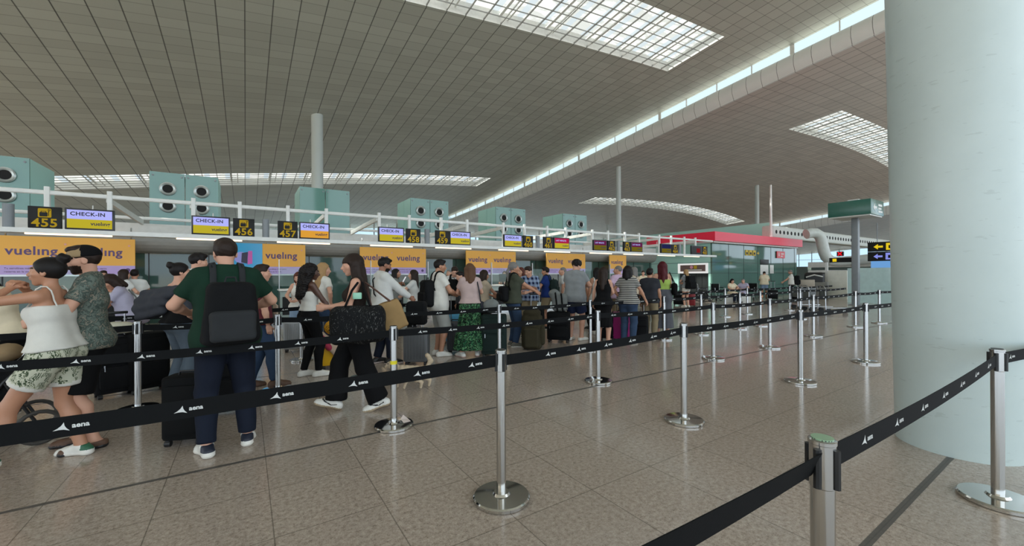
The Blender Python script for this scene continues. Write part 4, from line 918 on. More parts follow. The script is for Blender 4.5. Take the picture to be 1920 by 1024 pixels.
def hair_fn(s, kind):
    def fn(P):
        Q = (P - s.hc) @ s.HM; nz = fold(Q, 2.2)
        shell = s_ell(Q, (0, -.018, .034), (.084, .104, .096)); n = V3((0, -.80, .60)); face = -((Q - V3((0, .074, .058))) @ n)
        side = Q[:, 1] - .012; low = -.052 - Q[:, 2]
        if kind in ('short', 'crop'):
            th = -.006 if kind == 'crop' else .0; back = smax(smax(shell - th, face, .01), -.055 - Q[:, 2], .015)
            ear = np.maximum(.02 - Q[:, 2], Q[:, 1] + .012); ear = np.minimum(ear, .02 - Q[:, 2]); cut = np.maximum(np.minimum(.018 - Q[:, 2], Q[:, 1] + .02), -9)
            d = smax(back, cut, .01)
            if kind == 'short': d = smin(d, smax(s_ell(Q, (0, .02, .098), (.07, .075, .036)), face, .01), .02) + nz * .004
            return d
        if kind == 'curly':
            d = smax(s_ell(Q, (0, -.012, .048), (.1, .112, .1)), face - .012, .015); d = smax(d, np.minimum(.0 - Q[:, 2], Q[:, 1] + .02), .01); return d + .011 * np.sin(Q[:, 0] * 150 + 2 * np.sin(Q[:, 2] * 90)) * np.sin(Q[:, 2] * 140 + np.sin(Q[:, 1] * 110))
        top = smax(shell - .004, face, .012); top = smax(top, np.minimum(-.02 - Q[:, 2], Q[:, 1] - .035), .012)
        if kind == 'bun': return uni([smax(top, -.07 - Q[:, 2], .01), s_ell(Q, (0, -.115, .085), (.05, .046, .048)) + nz * .006], .012)
        if kind == 'highbun': return uni([smax(top, -.06 - Q[:, 2], .01), s_ell(Q, (0, -.1, .125), (.044, .042, .042)) + nz * .007, s_cone(Q, (0, -.06, .09), (0, -.1, .12), .03, .03)], .012)
        if kind == 'pony': return uni([smax(top, -.07 - Q[:, 2], .01), s_cone(Q, (0, -.1, .01), (0, -.14, -.08), .032, .034), s_cone(Q, (0, -.14, -.08), (0, -.13, -.26), .034, .016)], .02) + nz * .003
        if kind == 'bob': L = -.13
        elif kind == 'mid': L = -.2
        else: L = -.34
        cur = [s_cone(Q, (.058 * g, -.04, .02), (.07 * g, -.06, L), .05, .042) for g in (1, -1)] + [s_cone(Q, (0, -.07, .03), (0, -.095, L - .02), .058, .045)] + [s_cone(Q, (.068 * g, .0, .02), (.078 * g, .0, max(L, -.22) + .03), .03, .022) for g in (1, -1)]
        d = smin(top, uni(cur, .03), .02)
        if kind == 'fringe': d = smin(d, smax(s_ell(Q, (0, .02, .03), (.082, .083, .075)), np.maximum(.028 - Q[:, 2], -Q[:, 1]), .006), .01)
        if kind == 'bigcurl': d = uni([s_ell(Q, (0, -.03, .03), (.115, .115, .115))] + [s_cone(Q, (.07 * g, -.06, 0), (.08 * g, -.09, -.34), .075, .06) for g in (1, -1)] + [s_cone(Q, (0, -.1, 0), (0, -.12, -.38), .08, .06)], .04); d = smax(d, np.minimum(-((Q - V3((0, .06, .06))) @ n), Q[:, 1] * 1.0 - .03), .01); return d + .011 * np.sin(Q[:, 0] * 120 + 2 * np.sin(Q[:, 2] * 70)) * np.sin(Q[:, 2] * 110 + np.sin(Q[:, 1] * 90))
        return d + nz * .004
    return fn
def person(label, pos, phi, lod=1, H=1.75, sex='m', skin='light', hair=('short', None), top=('tee', None, {}), bottom=('jeans', None, {}), shoes=(None, None), extra=(), yaw_at=None, beard=False, group=None, **pose):
    """phi: which way the figure faces seen from the camera (0 away, 90 right, 180 towards, 270 left)"""
    s = Fig(H=H, sex=sex, **pose); k = s.k
    az = math.atan2(pos[1], pos[0]) - R(phi); root = thing('person', label, 'person', (pos[0], pos[1], pos[2] if len(pos) > 2 else 0), az - PI / 2, group)
    vb, vh, vd = ((.013, .0062, .0048), (.018, .009, .0068), (.024, .012, .0085))[lod]; vb /= k; vh /= k; vd /= k
    lo, hi = s.bounds()
    bare_top = top[0] if top else None
    sh_ = -.012 if (top and bottom) else 0.0; lk = -.008 if bottom and bottom[0] not in ('shorts', 'skirt') else 0.0
    def body(P): return uni([s.torso(P, sh_), uni([s.arm(P, 1), s.arm(P, -1)], .02), uni([s.leg(P, 1, lk), s.leg(P, -1, lk)], .03), np.minimum(s.foot(P, 1, -.008), s.foot(P, -1, -.008)), s.necksdf(P)], .028)
    parts_ = [nets(body, lo, hi, vb)]
    hb = lambda P: smin(s.headsdf(P), s.necksdf(P), .02); c = s.hc; parts_.append(nets(hb, c - .165, c + .165, vh))
    for g in (1, -1):
        w_ = s.wr[g]; u = unit(w_ - s.elb[g]); cc = w_ + u * .08; parts_.append(nets(lambda P: s.hand(P, g, 1.0 if lod < 2 else 1.15), cc - .135, cc + .135, vd))
    # drop the coarse surface where the finer head takes over
    v0, f0 = parts_[0]; Q = (v0 - s.hc) @ s.HM; keep = ~(Q[:, 2] > -.10)
    f0 = f0[keep[f0].any(1)]; v = [v0]; f = [f0]; n = len(v0)
    for vv, ff in parts_[1:]: v.append(vv); f.append(ff + n); n += len(vv)
    v = np.concatenate(v); f = np.concatenate(f); C = v[f].mean(1); Q = (C - s.hc) @ s.HM; mi = np.zeros(len(f), np.int32)
    for g in (1, -1):
        e = np.linalg.norm((Q - V3((.031 * g, .094, .008))) / V3((.0125, .02, .0062)), axis=1); mi[e < 1] = 2; mi[np.linalg.norm((Q - V3((.031 * g, .096, .008)))[:, [0, 2]], axis=1) + (Q[:, 1] < .07) < .0056] = 3
        mi[(np.abs(Q[:, 0] - .032 * g) < .021) & (np.abs(Q[:, 2] - .032 + (np.abs(Q[:, 0]) - .032) ** 2 * 4) < .0032) & (Q[:, 1] > .06)] = 4
    mi[(np.linalg.norm((Q - V3((0, .104, -.057))) / V3((.021, .02, .0095)), axis=1) < 1)] = 1
    hm = hair[1] or HB
    if beard: mi[(mi == 0) & (Q[:, 2] < -.04 - .25 * np.maximum(0, .05 - Q[:, 1])) & (Q[:, 2] > -.112) & (Q[:, 1] > .016) & (np.linalg.norm(Q, axis=1) < .17) & ~((np.abs(Q[:, 0]) < .02) & (Q[:, 2] > -.04))] = 4
    npmesh('body', v * k, f, [SKIN[skin], LIP, EYEW, EYED, hm], root, mi)
    if hair[0]:
        a, b = nets(hair_fn(s, hair[0]), s.hc - V3((.2, .26, .48 if hair[0] not in ('short', 'crop', 'curly', 'bun', 'highbun') else .16)), s.hc + V3((.2, .2, .24)), vh * 1.25); npmesh('hair', a * k, b, hm, root)
    # ---- clothes
    vg = vb * 1.05
    if top:
        kind, mat, op = top; hem = op.get('hem', .90) - s.drop; off = op.get('off', .014); loose = op.get('loose', .0); sl = {'tee': .62, 'long': 2, 'polo': .66, 'roll': 1.5}.get(kind, 0)
        def fn(P):
            z = (P - s.piv) @ s.M[:, 2] + .95
            d = s.torso(P, off, loose) - np.clip((1.08 - z) / .1, 0, 1) * op.get('over', .024)
            if kind in ('cami', 'crop', 'tank', 'tube'):
                base = d; lim = {'cami': 1.345, 'crop': 1.34, 'tank': 1.40, 'tube': 1.33}[kind] + .03 * (((P - s.piv) @ s.M[:, 1]) > .0) * 0; up = z - lim - .035 * np.abs((P - s.piv) @ s.M[:, 0]) / .1 * (kind == 'tank'); d = smax(base, up, .01)
                for g in (1, -1):
                    st = .009 if kind == 'cami' else (.026 if kind == 'tank' else .012); xl = np.abs((P - s.piv) @ s.M[:, 0] - (.085 if kind != 'tank' else .095) * g) - st; strap = np.maximum(np.maximum(base + (off - .009), xl), lim - .02 - z)
                    if kind == 'tank': d = np.minimum(d, strap)
                if kind in ('tank', 'cami', 'crop', 'tube'):
                    for g in (1, -1): d = smax(d, -(s.arm(P, g, .016)), .012)
            else:
                for g in (1, -1):
                    S, E, W_ = s.sh[g], s.elb[g], s.wr[g]; u = unit(E - S)
                    if sl >= 1.5:
                        a = s.arm(P, g, off + .006); uw = unit(W_ - E); end = (P - (E + (W_ - E) * (.97 if sl == 2 else .35))) @ uw; a = smax(a, np.where((P - E) @ uw > 0, end, -1), .006)
                    else: a = smax(s_cone(P, S, E, .052 * (.86 if s.f else 1) + off, .048 * (.9 if s.f else 1) + off + .008), (P - (S + (E - S) * sl)) @ u, .006)
                    d = smin(d, a, .03)
                d = smax(d, -(s_ell(P, s.neck + s.M @ V3((0, .024, .06)), (.074, .072, .075), s.M)), .008)
            if hem < .99:
                for g in (1, -1): d = smin(d, s_cone(P, s.hip[g] + V3((0, -.004, .03)), s.hip[g] + (s.kn[g] - s.hip[g]) * .5, .104 * s.w ** .5 + off + .018, .09 + off + .018), .03)
            if op.get('flare'): d = smin(d, uni([s_cone(P, s.sp((.07 * g, 0, hem + s.drop + .16)), s.sp((.075 * g, 0, hem + s.drop - .02)), .1, op['flare']) for g in (1, -1)], .05), .03)
            d = d + op.get('fold', .0045) * fold(P, op.get('fk', .9)); d = smax(d, hem + s.drop - z, .006)
            if kind == 'polo': d = np.minimum(d, np.abs(s_cone(P, s.neck + s.M @ V3((0, -.004, .0)), s.neck + s.M @ V3((0, .006, .05)), .079, .066)) - .006 + 9 * np.maximum(0, np.abs((P - s.neck) @ s.M[:, 2] - .022) - .024))
            return d
        a, b = nets(fn, lo, hi, vg); nm = op.get('name', {'tee': 'shirt', 'long': 'shirt', 'polo': 'shirt', 'roll': 'shirt', 'cami': 'camisole', 'crop': 'crop_top', 'tank': 'top', 'tube': 'top'}[kind]); go = npmesh(nm, a * k, b, mat, root)
        if kind == 'cami':
            mb = MB()
            for g in (1, -1):
                pts = []
                for q in range(17):
                    th = PI * q / 16; dr = V3((.012 * g * math.sin(th), math.cos(th), math.sin(th))); p0 = V3((.085 * g, 0, 1.31)); t0 = .04
                    while t0 < .25 and s.torso(np.array([s.sp(p0 + dr * t0)], f32), .004)[0] < 0: t0 += .004
                    pts.append(tuple(s.sp(p0 + dr * t0) * k))
                mb.tube(pts, .0055, 6)
            mb.build('shoulder_strap', mat, go)
    if bottom:
        kind, mat, op = bottom; waist = op.get('waist', 1.03); waist = min(waist, top[2].get('hem', .90) + .05) if top and kind != 'skirt' and top[2].get('hem', .90) < 1.0 and top[0] not in ('crop',) else waist; hemz = op.get('hem', None); off = op.get('off', .012)
        def fn(P):
            z = P[:, 2]
            if kind in ('skirt',):
                hem = hemz or .3; rb = op.get('rb', .2); ra = .13 * s.w; ds = [s_cone(P, (.05 * g, 0, waist - s.drop - .03), (.06 * g, -.0, hem), ra - .025, rb) for g in (1, -1)] + [s.torso(P, off)]; d = uni(ds, .06)
                th = np.arctan2(P[:, 1], P[:, 0]); d = d + op.get('pleat', .012) * np.sin(th * op.get('np', 13) + 1.5 * np.sin(z * 6)) * np.clip((waist - z) / .4, 0, 1)
                d = smax(d, hem - z, .008)
            else:
                ds = [s.torso(P, off)]
                for g in (1, -1):
                    Hh, K, A = s.hip[g], s.kn[g], s.an[g]
                    if kind == 'shorts':
                        t_ = op.get('len', .8); u = unit(K - Hh); e = Hh + (K - Hh) * t_; l = smax(s_cone(P, Hh, K, .103 * s.w ** .5 + off, op.get('rk', .09)), (P - e) @ u, .006)
                    elif kind == 'wide': l = uni([s_cone(P, Hh, K, .108 + off, .098), s_cone(P, K, A - V3((0, 0, .05)), .098, op.get('rh', .125))], .03)
                    elif kind == 'flare': l = uni([s_cone(P, Hh, K, .1 + off, .072), s_cone(P, K, A - V3((0, 0, .06)), .07, .115)], .03)
                    elif kind == 'slim': l = s.leg(P, g, off * .8)
                    else: l = uni([s_cone(P, Hh, K, .1 * s.w ** .5 + off, .073), s_cone(P, K, A, .074, op.get('rh', .062)), s.leg(P, g, off)], .03)
                    if kind != 'shorts': u = unit(A - K); l = smax(l, (P - (A - u * op.get('cuff', .015))) @ u, .006)
                    ds.append(l)
                d = smin(ds[0], smin(ds[1], ds[2], .012), .03); d = d + op.get('fold', .004) * fold(P, .8)
            zz = (P - s.piv) @ s.M[:, 2] + .95
            return smax(d, zz - waist, .006)
        l2, h2 = lo.copy(), hi.copy(); h2[2] = min(h2[2], waist + .2)
        if kind in ('skirt', 'wide', 'flare'): l2[:2] -= .16; h2[:2] += .16
        a, b = nets(fn, l2, h2, vg); mi = None
        if 'trim' in op:
            Cc = a[b].mean(1); mi = np.zeros(len(b), np.int32); mats = [mat, op['trim']]
            for g in (1, -1): u = unit(s.kn[g] - s.hip[g]); e = s.hip[g] + (s.kn[g] - s.hip[g]) * op.get('len', .8); mi[((Cc - e) @ u > -.035) & (Cc[:, 0] * g > -.02)] = 1
            mat = mats
        npmesh({'skirt': 'skirt', 'shorts': 'shorts'}.get(kind, 'trousers'), a * k, b, mat, root, mi)
    if shoes and shoes[0]:
        for g in (1, -1):
            A = s.an[g]; t_ = s.toe[g]; up = V3((0, 0, 1)) - t_ * t_[2]; cuff = shoes[2] if len(shoes) > 2 else .0
            def fn(P):
                d = s.foot(P, g, .008); d = smax(d, (P - (A + up * (.012 + cuff))) @ up, .006); so = smax(s.foot(P, g, .014), (P - (A - up * .062)) @ up, .003); d = np.minimum(d, so); return smax(d, -(P[:, 2] - .0) if t_[2] == 0 and A[2] < .12 else ((A - up * .092 - P) @ up), .002)
            vs = vb * .62; a, b = nets(fn, A - V3((.28, .28, .14)), A + V3((.28, .28, .12)), vs); cz = ((a[b].mean(1) - A) @ up); npmesh('shoe', a * k, b, [shoes[0], shoes[1] or SOLE, (shoes[3] if len(shoes) > 3 else None) or shoes[0], (shoes[4] if len(shoes) > 4 else None) or shoes[0]], root, np.where(cz < -.06, 1, np.where(((a[b].mean(1) - A) @ t_ < -.028) & (cz > -.035), 2, np.where(np.abs(cz + .045 - .35 * np.abs((a[b].mean(1) - A) @ t_ - .03)) < .006, 3, 0))).astype(np.int32))
    for e in extra: e(s, root, k, vb)
    return s, root
def cap_hat(mat, brim_mat, back_mat=None):
    def f(s, root, k, vb):
        def fn(P):
            Q = (P - s.hc) @ s.HM; d = smax(s_ell(Q, (0, -.014, .045), (.092, .112, .092)), .03 - Q[:, 2], .006); return d
        def br(P):
            Q = (P - s.hc) @ s.HM; d = smax(s_ell(Q, (0, .1, .038), (.08, .125, .06)), np.abs(Q[:, 2] - .038 + Q[:, 0] ** 2 * 4 + np.maximum(Q[:, 1] - .1, 0) * .15) - .0045, .003); return smax(d, .05 - Q[:, 1], .004)
        a, b = nets(fn, s.hc - .2, s.hc + .22, .008 / k); Q = (a[b].mean(1) - s.hc) @ s.HM; npmesh('cap', a * k, b, [mat, back_mat or mat], root, (Q[:, 1] < -.0).astype(np.int32)); a, b = nets(br, s.hc - .25, s.hc + .25, .006 / k); npmesh('cap_brim', a * k, b, brim_mat, root)
    return f
# ------------------------------------------------------------------ bags worn by a figure are things of their own
def worn(s, root, k, name, label, cat, group=None):
    o = thing(name, label, cat, tuple(root.location), root.rotation_euler.z, group); return o
def backpack(s, root, k, label, mat, mat2=None, size=(.16, .085, .25), zc=1.2, y=-.205, front=False, straps=True, vox=.013, group=None, roll=False):
    o = worn(s, root, k, 'backpack', label, 'backpack', group); M = s.M; c = s.sp((0, y * (s.w ** .5), zc)) if not front else s.sp((0, -y + .02, zc)); sg = 1 if front else -1
    def fb(P):
        Q = (P - c) @ M; q = Q.copy(); q[:, 0] *= 1 + .25 * np.clip(Q[:, 2] / size[2], -1, 1) * .5; return s_box(q, (0, 0, 0), size, .06) + .006 * fold(P, .8)
    def fp(P): return s_box((P - c) @ M, (0, sg * size[1] * .95, -size[2] * .38), (size[0] * .86, .05, size[2] * .48), .035) + .004 * fold(P, 1.1)
    a, b = nets(fb, c - .4, c + .4, vox); npmesh('main_bag', a * k, b, mat, o); a, b = nets(fp, c - .4, c + .4, vox); npmesh('front_pocket', a * k, b, mat2 or mat, o)
    if roll: 
        a, b = nets(lambda P: s_cone((P - c) @ M, (-.12, -.01, size[2] + .01), (.12, -.01, size[2] + .01), .05, .05), c - .4, c + .45, vox); npmesh('lid', a * k, b, mat2 or mat, o)
    if straps:
        for g in (1, -1):
            def fs(P):
                x = (P - s.piv) @ M[:, 0]; z = (P - s.piv) @ M[:, 2] + .95; yy = (P - s.piv) @ M[:, 1]; return np.maximum(np.maximum(np.abs(s.torso(P, .024)) - .008, np.abs(x - (.098 + .25 * np.maximum(0, 1.3 - z)) * g) - .026), 1.16 - z)
            a, b = nets(fs, s.sp((0, 0, 1.0)) - .34, s.sp((0, 0, 1.5)) + .3, .013); npmesh('shoulder_strap', a * k, b, mat2 or mat, o)
    lp = MB().tube([tuple((c + M @ V3((x, sg * -.02, size[2] + h))) * k) for x, h in ((-.04, -.01), (-.03, .035), (.03, .035), (.04, -.01))], .008, 6); lp.build('grab_loop', mat2 or mat, o)
    return o
def strap_tube(s, k, o, mat, pts, r=.012, name='strap'):
    MB().tube([tuple(V3(p) * k) for p in pts], r, 8).build(name, mat, o)
# ================================================================== luggage
WHEEL = plain('wheel_black', (24, 24, 25), .5); ROD = plain('handle_rod', (170, 172, 174), .25, .9)
def facing(pos, phi): return math.atan2(pos[1], pos[0]) - R(phi) - PI / 2
def suitcase(label, pos, phi, w=.42, h=.6, d=.25, mat=None, ext=0.0, soft=False, ribs=6, name='suitcase', group='suitcases in the queue', trim=None, big_wheels=False):
    o = thing(name, label, 'suitcase', pos, facing(pos, phi), group); b = .055
    m = MB(); m.rbox((-w / 2, -d / 2, b), (w / 2, d / 2, b + h), .05 if not soft else .06, axis=1 if not soft else 2, seg=5, e=.03)
    if not soft:
        for i in range(ribs):
            x = -w / 2 + .06 + (w - .12) * i / max(1, ribs - 1)
            for y in (-d / 2 - .001, d / 2 + .001): m.tube([(x, y, b + .06), (x, y, b + h - .06)], .007, 6)
    m.build('shell', mat, o)
    if soft:
        MB().rbox((-w / 2 + .035, d / 2 - .01, b + .06), (w / 2 - .035, d / 2 + .035, b + h * .5), .04, axis=1, e=.02).build('front_pocket', mat, o); MB().rbox((-w / 2 + .035, d / 2 - .01, b + h * .54), (w / 2 - .035, d / 2 + .025, b + h - .07), .04, axis=1, e=.015).build('front_pocket', mat, o)
        MB().tube([(w / 2 - .08, d / 2 + .03, b + h * .5 + .02), (w / 2 - .08, d / 2 + .035, b + h * .5 - .05)], .008, 6).build('zip_pull', ROD, o)
    else: MB().rbox((-w / 2 - .004, -.008, b - .004), (w / 2 + .004, .008, b + h + .004), .05, axis=1, seg=5, e=.004).build('zip_band', trim or DARK, o)
    for x in (-w / 2 + .05, w / 2 - .05):
        for y in (-d / 2 + .045, d / 2 - .045):
            m = MB().lathe([(.0, -.022), (.026, -.022), (.028, -.016), (.028, .016), (.026, .022), (0, .022)], (x, y, .028), 14, axis=0); m.box((x - .014, y - .018, .04), (x + .014, y + .018, b + .01)); m.build('wheel', WHEEL, o)
    MB().tube([(-.07, 0, b + h - .005), (-.06, 0, b + h + .03), (.06, 0, b + h + .03), (.07, 0, b + h - .005)], .011, 8).build('carry_handle', DARK, o)
    if ext:
        q = MB(); 
        for x in (-.09, .09): q.tube([(x, -d / 2 + .05, b + h - .02), (x, -d / 2 + .05, b + h + ext)], .009, 8)
        hd = q.build('telescopic_handle', ROD, o); MB().rbox((-.12, -d / 2 + .032, b + h + ext - .01), (.12, -d / 2 + .068, b + h + ext + .025), .014, axis=0).build('grip', DARK, hd)
    return o
def blob(label, name, cat, pos, z, phi, fn, lo, hi, mat, vox=.014, group=None, pname='bag', parts=()):
    o = thing(name, label, cat, (pos[0], pos[1], z), facing(pos, phi), group); a, b = nets(fn, lo, hi, vox); npmesh(pname, a, b, mat, o)
    for nm, f2, l2, h2, m2 in parts:
        a, b = nets(f2, l2, h2, vox); npmesh(nm, a, b, m2, o)
    return o
CB = cloth('nylon_black', (16, 17, 19)); CBK = cloth('nylon_black_deep', (10, 11, 12)); CG = plain('shell_grey', (82, 84, 86), .4); CS = plain('shell_silver', (150, 152, 152), .35, .4); CY = plain('shell_yellow', (216, 166, 26), .35)
CDG = plain('shell_dark_grey', (62, 64, 68), .4); CLB = plain('shell_light_blue', (70, 150, 186), .4); CDGN = cloth('dark_green_fabric', (30, 44, 42)); COL_O = cloth('olive_canvas', (54, 50, 36)); CMAG = plain('shell_magenta', (150, 24, 104), .35); CREM = cloth('cream_canvas', (206, 202, 182))
CRED = plain('shell_red', (130, 30, 36), .4); CGR = cloth('grey_canvas', (116, 120, 118))
suitcase('black soft carry-on case standing by the left leg of the man in green', flo(352, 829), 205, .34, .56, .24, CBK, 0, True)
suitcase('large black case behind the legs of the man in green', flo(432, 771), 190, .44, .66, .28, CB, .0, True)
suitcase('tall black case with a cream bag on top, left of the barrier post', flo(219, 741), 170, .44, .68, .28, CB, .3, True)
suitcase('tall black case right behind the barrier post left of the man in green', flo(276, 733), 165, .42, .72, .28, CBK, 0, True)
suitcase('silver hard-shell case behind the woman with long black curls', flo(551, 659), 185, .36, .56, .24, CS, 0, ribs=8)
suitcase('small yellow case with a pink and beige wrap, right of the woman with curls', flo(619, 690), 168, .33, .46, .22, CY, .25, ribs=0)
suitcase('mid grey ribbed case standing in front of the youth in grey shorts', flo(781, 683), 192, .41, .56, .26, CG, .35, ribs=7)
suitcase('slim dark grey case beside the floral skirt', flo(853, 662), 190, .30, .56, .22, CDG, .5, ribs=5)
suitcase('light blue case behind the slim dark grey case', flo(846, 643), 180, .40, .6, .26, CLB, .0, ribs=6)
suitcase('large dark green fabric case right of the floral skirt', flo(926, 668), 185, .46, .72, .3, CDGN, 0, True)
suitcase('black wheeled frame case behind the olive rucksack', flo(1003, 646), 180, .4, .72, .24, CBK, .3, True)
suitcase('big black case with a grey rucksack on top, by the man in grey', flo(1047, 641), 190, .5, .62, .28, CB, .2, True)
suitcase('magenta hard-shell case beside the woman in black', flo(1163, 639), 188, .40, .60, .26, CMAG, .42, ribs=2)
suitcase('black case right of the magenta one', flo(1199, 637), 180, .38, .5, .26, CB, .45, True)
suitcase('black case left of the magenta one, behind the black dress', flo(1138, 638), 180, .34, .6, .26, CBK, 0, True)
suitcase('far black case left of the girl in white shorts', flo(1274, 573), 180, .55, .62, .3, CB, 0, True)
suitcase('far red case behind the legs of the girl in white shorts', flo(1297, 575), 180, .3, .6, .24, CRED, 0, ribs=4)
suitcase('black case with tall white handle by the man in denim shorts', flo(1449, 562), 180, .5, .5, .28, CB, .5, True)
suitcase('black case at the feet of the man in the far white t-shirt', flo(1494, 563), 180, .45, .55, .3, CBK, .1, True)
# bags lying on or carried with the cases
def at3(p, z): return p
blob('cream soft bag lying on the tall black case', 'shoulder_bag', 'bag', flo(219, 741), .80, 170, lambda P: uni([s_ell(P, (0, 0, .06), (.2, .12, .075)), s_ell(P, (-.1, .02, .03), (.12, .1, .05)), s_ell(P, (.12, 0, .05), (.12, .1, .06))], .04) + .007 * fold(P), (-.3, -.2, -.05), (.3, .2, .2), CREM, .012)
blob('black backpack standing on top of the mid grey ribbed case', 'backpack', 'backpack', flo(781, 683), .665, 192, lambda P: s_box(P, (0, 0, .2), (.17, .1, .2), .06) + .006 * fold(P), (-.25, -.2, -.04), (.25, .25, .5), CB, .013, None, 'main_bag', (('front_pocket', lambda P: s_box(P, (0, .1, .13), (.14, .05, .11), .04), (-.2, 0, -.02), (.2, .2, .3), CBK),))
blob('grey folded coat and bag on the large dark green case', 'shoulder_bag', 'bag', flo(926, 668), .83, 185, lambda P: s_ell(P, (.05, 0, .1), (.16, .11, .13)) + .01 * fold(P), (-.25, -.2, -.1), (.3, .2, .3), CGR, .014)
blob('tall olive rucksack standing on the floor right of the grey ponytail man', 'backpack', 'backpack', flo(997, 655), 0.0, 180, lambda P: uni([s_box(P, (0, 0, .36), (.21, .14, .36), .1), s_ell(P, (0, .02, .74), (.18, .13, .09))], .03) + .009 * fold(P, .8), (-.35, -.3, -.03), (.35, .32, .95), COL_O, .016, None, 'main_bag', (('side_pocket', lambda P: s_box(P, (-.2, .03, .3), (.06, .1, .2), .05), (-.32, -.15, .05), (-.1, .2, .6), COL_O), ('front_pocket', lambda P: s_box(P, (.02, .14, .25), (.15, .06, .2), .05), (-.2, .02, .0), (.25, .27, .55), COL_O)))
blob('grey rucksack resting upright on the big black case', 'backpack', 'backpack', flo(1047, 641), .68, 190, lambda P: uni([s_box(P, (-.03, 0, .2), (.17, .11, .2), .08), s_ell(P, (.1, 0, .4), (.12, .09, .1))], .05) + .01 * fold(P, .9), (-.3, -.25, -.05), (.35, .25, .6), CGR, .015, None, 'main_bag', (('strap', lambda P: np.minimum(s_cone(P, (-.08, .12, .4), (-.12, .13, .02), .02, .02), s_cone(P, (.05, .12, .42), (.0, .13, .02), .02, .02)), (-.2, .05, -.03), (.15, .2, .5), CBK),))
PK = cloth('wrap_pink', (176, 60, 84)); BGW = cloth('wrap_beige', (196, 172, 150)); YB = pattern('plush_yellow_black', 'camo', (206, 150, 40), (206, 150, 40), (22, 20, 18), scale=9)
blob('pink and beige wrap draped down the side of the small yellow case', 'blanket', 'blanket', flo(614, 690), .0, 168, lambda P: np.maximum(uni([s_cone(P, (-.12, .14, .30), (.12, .12, .55), .07, .06), s_cone(P, (-.1, .16, .25), (.0, .13, .4), .06, .05)], .05) + .012 * fold(P), -9), (-.35, -.1, .1), (.3, .35, .72), BGW, .014, None, 'cloth', (('lining', lambda P: s_cone(P, (.02, .19, .36), (.12, .17, .52), .045, .05) + .008 * fold(P), (-.15, .0, .2), (.3, .32, .66), PK),))
blob('round yellow and black plush bag on top of the wrapped yellow case', 'plush_bag', 'bag', flo(622, 690), .56, 168, lambda P: s_ell(P, (0, .02, .1), (.12, .09, .12)) + .006 * fold(P, 1.5), (-.2, -.2, -.08), (.2, .2, .3), YB, .012)
# pushchair at the far left
ps = flo(-12, 838)
pc = thing('pushchair', 'pushchair with a grey tyre and beige blanket cut by the left picture edge', 'pushchair', ps, facing(ps, 270))
RUB = plain('tyre_grey', (66, 64, 60), .7)
for x in (-.25, .25):
    m = MB(); m.tube([(x, .22 + .14 * math.cos(q * PI / 10), .155 + .14 * math.sin(q * PI / 10)) for q in range(20)], .018, 8, closed=True); w_ = m.build('wheel', RUB, pc); MB().lathe([(0, -.02), (.1, -.012), (.1, .012), (0, .02)], (x, .22, .155), 16, axis=0).build('hub', plain('hub_beige', (150, 140, 122), .5), w_)
    m = MB(); m.tube([(x, -.25 + .14 * math.cos(q * PI / 10), .155 + .14 * math.sin(q * PI / 10)) for q in range(20)], .018, 8, closed=True); m.build('wheel', RUB, pc)
MB().tube([(-.25, .22, .16), (-.24, -.05, .6), (-.22, -.42, 1.02), (.22, -.42, 1.02), (.24, -.05, .6), (.25, .22, .16)], .014, 8).tube([(-.25, -.25, .16), (-.24, -.05, .6)], .013, 8).tube([(.25, -.25, .16), (.24, -.05, .6)], .013, 8).build('frame', DARK, pc)
a, b = nets(lambda P: s_box(P, (0, .02, .55), (.22, .24, .14), .08) + .006 * fold(P), (-.4, -.4, .3), (.4, .4, .85), .016); npmesh('seat', a, b, CB, pc)
blob('beige blanket heaped on the pushchair', 'blanket', 'blanket', ps, .70, 270, lambda P: uni([s_ell(P, (0, .1, .08), (.2, .18, .08)), s_ell(P, (.05, -.05, .12), (.16, .14, .08))], .04) + .014 * fold(P, .9), (-.35, -.35, -.06), (.35, .4, .3), cloth('blanket_beige', (150, 128, 98)), .014, None, 'cloth')
# ================================================================== the people
WT = cloth('knit_white', (214, 212, 204)); SNK = plain('sneaker_white', (224, 222, 214), .5); BLK = cloth('cloth_black', (11, 11, 13)); JN = cloth('denim_dark', (22, 28, 42)); JB = cloth('denim_blue', (52, 70, 96)); GRYT = cloth('marl_grey', (138, 142, 144)); LILT = cloth('cotton_lilac', (178, 174, 196))
NAVY = cloth('cotton_navy', (30, 38, 66)); CHAR = cloth('cotton_charcoal', (50, 52, 58)); OLV = cloth('cotton_olive', (66, 70, 58)); PINKT = cloth('cotton_dusty_pink', (186, 164, 160)); BEI = cloth('cotton_beige', (186, 170, 148)); KHK = cloth('cotton_khaki', (140, 126, 100)); ROYB = cloth('cotton_blue', (28, 50, 110)); PNKS = cloth('cotton_pale_pink', (206, 178, 202)); SHB = plain('shoe_black', (22, 22, 24), .5); SHN = plain('shoe_brown', (92, 66, 50), .6); CRM = cloth('cotton_cream', (222, 208, 180))
palm = pattern('palm_print', 'palm', (196, 198, 178), (70, 84, 62), (120, 128, 98), scale=34); leafcam = pattern('leaf_camo', 'camo', (104, 114, 106), (72, 84, 78), (138, 130, 116), scale=22)
flor = pattern('floral_green', 'floral', (14, 22, 20), (44, 104, 68), (96, 150, 104), scale=17); strp = pattern('stripes', 'stripe', (176, 174, 168), (40, 40, 44), scale=26); plaid = pattern('plaid_blue', 'plaid', (150, 166, 190), (50, 76, 128), (20, 30, 60), scale=9); duff = pattern('duffel_scribble', 'scratch', (20, 21, 22), (92, 92, 90), scale=20)
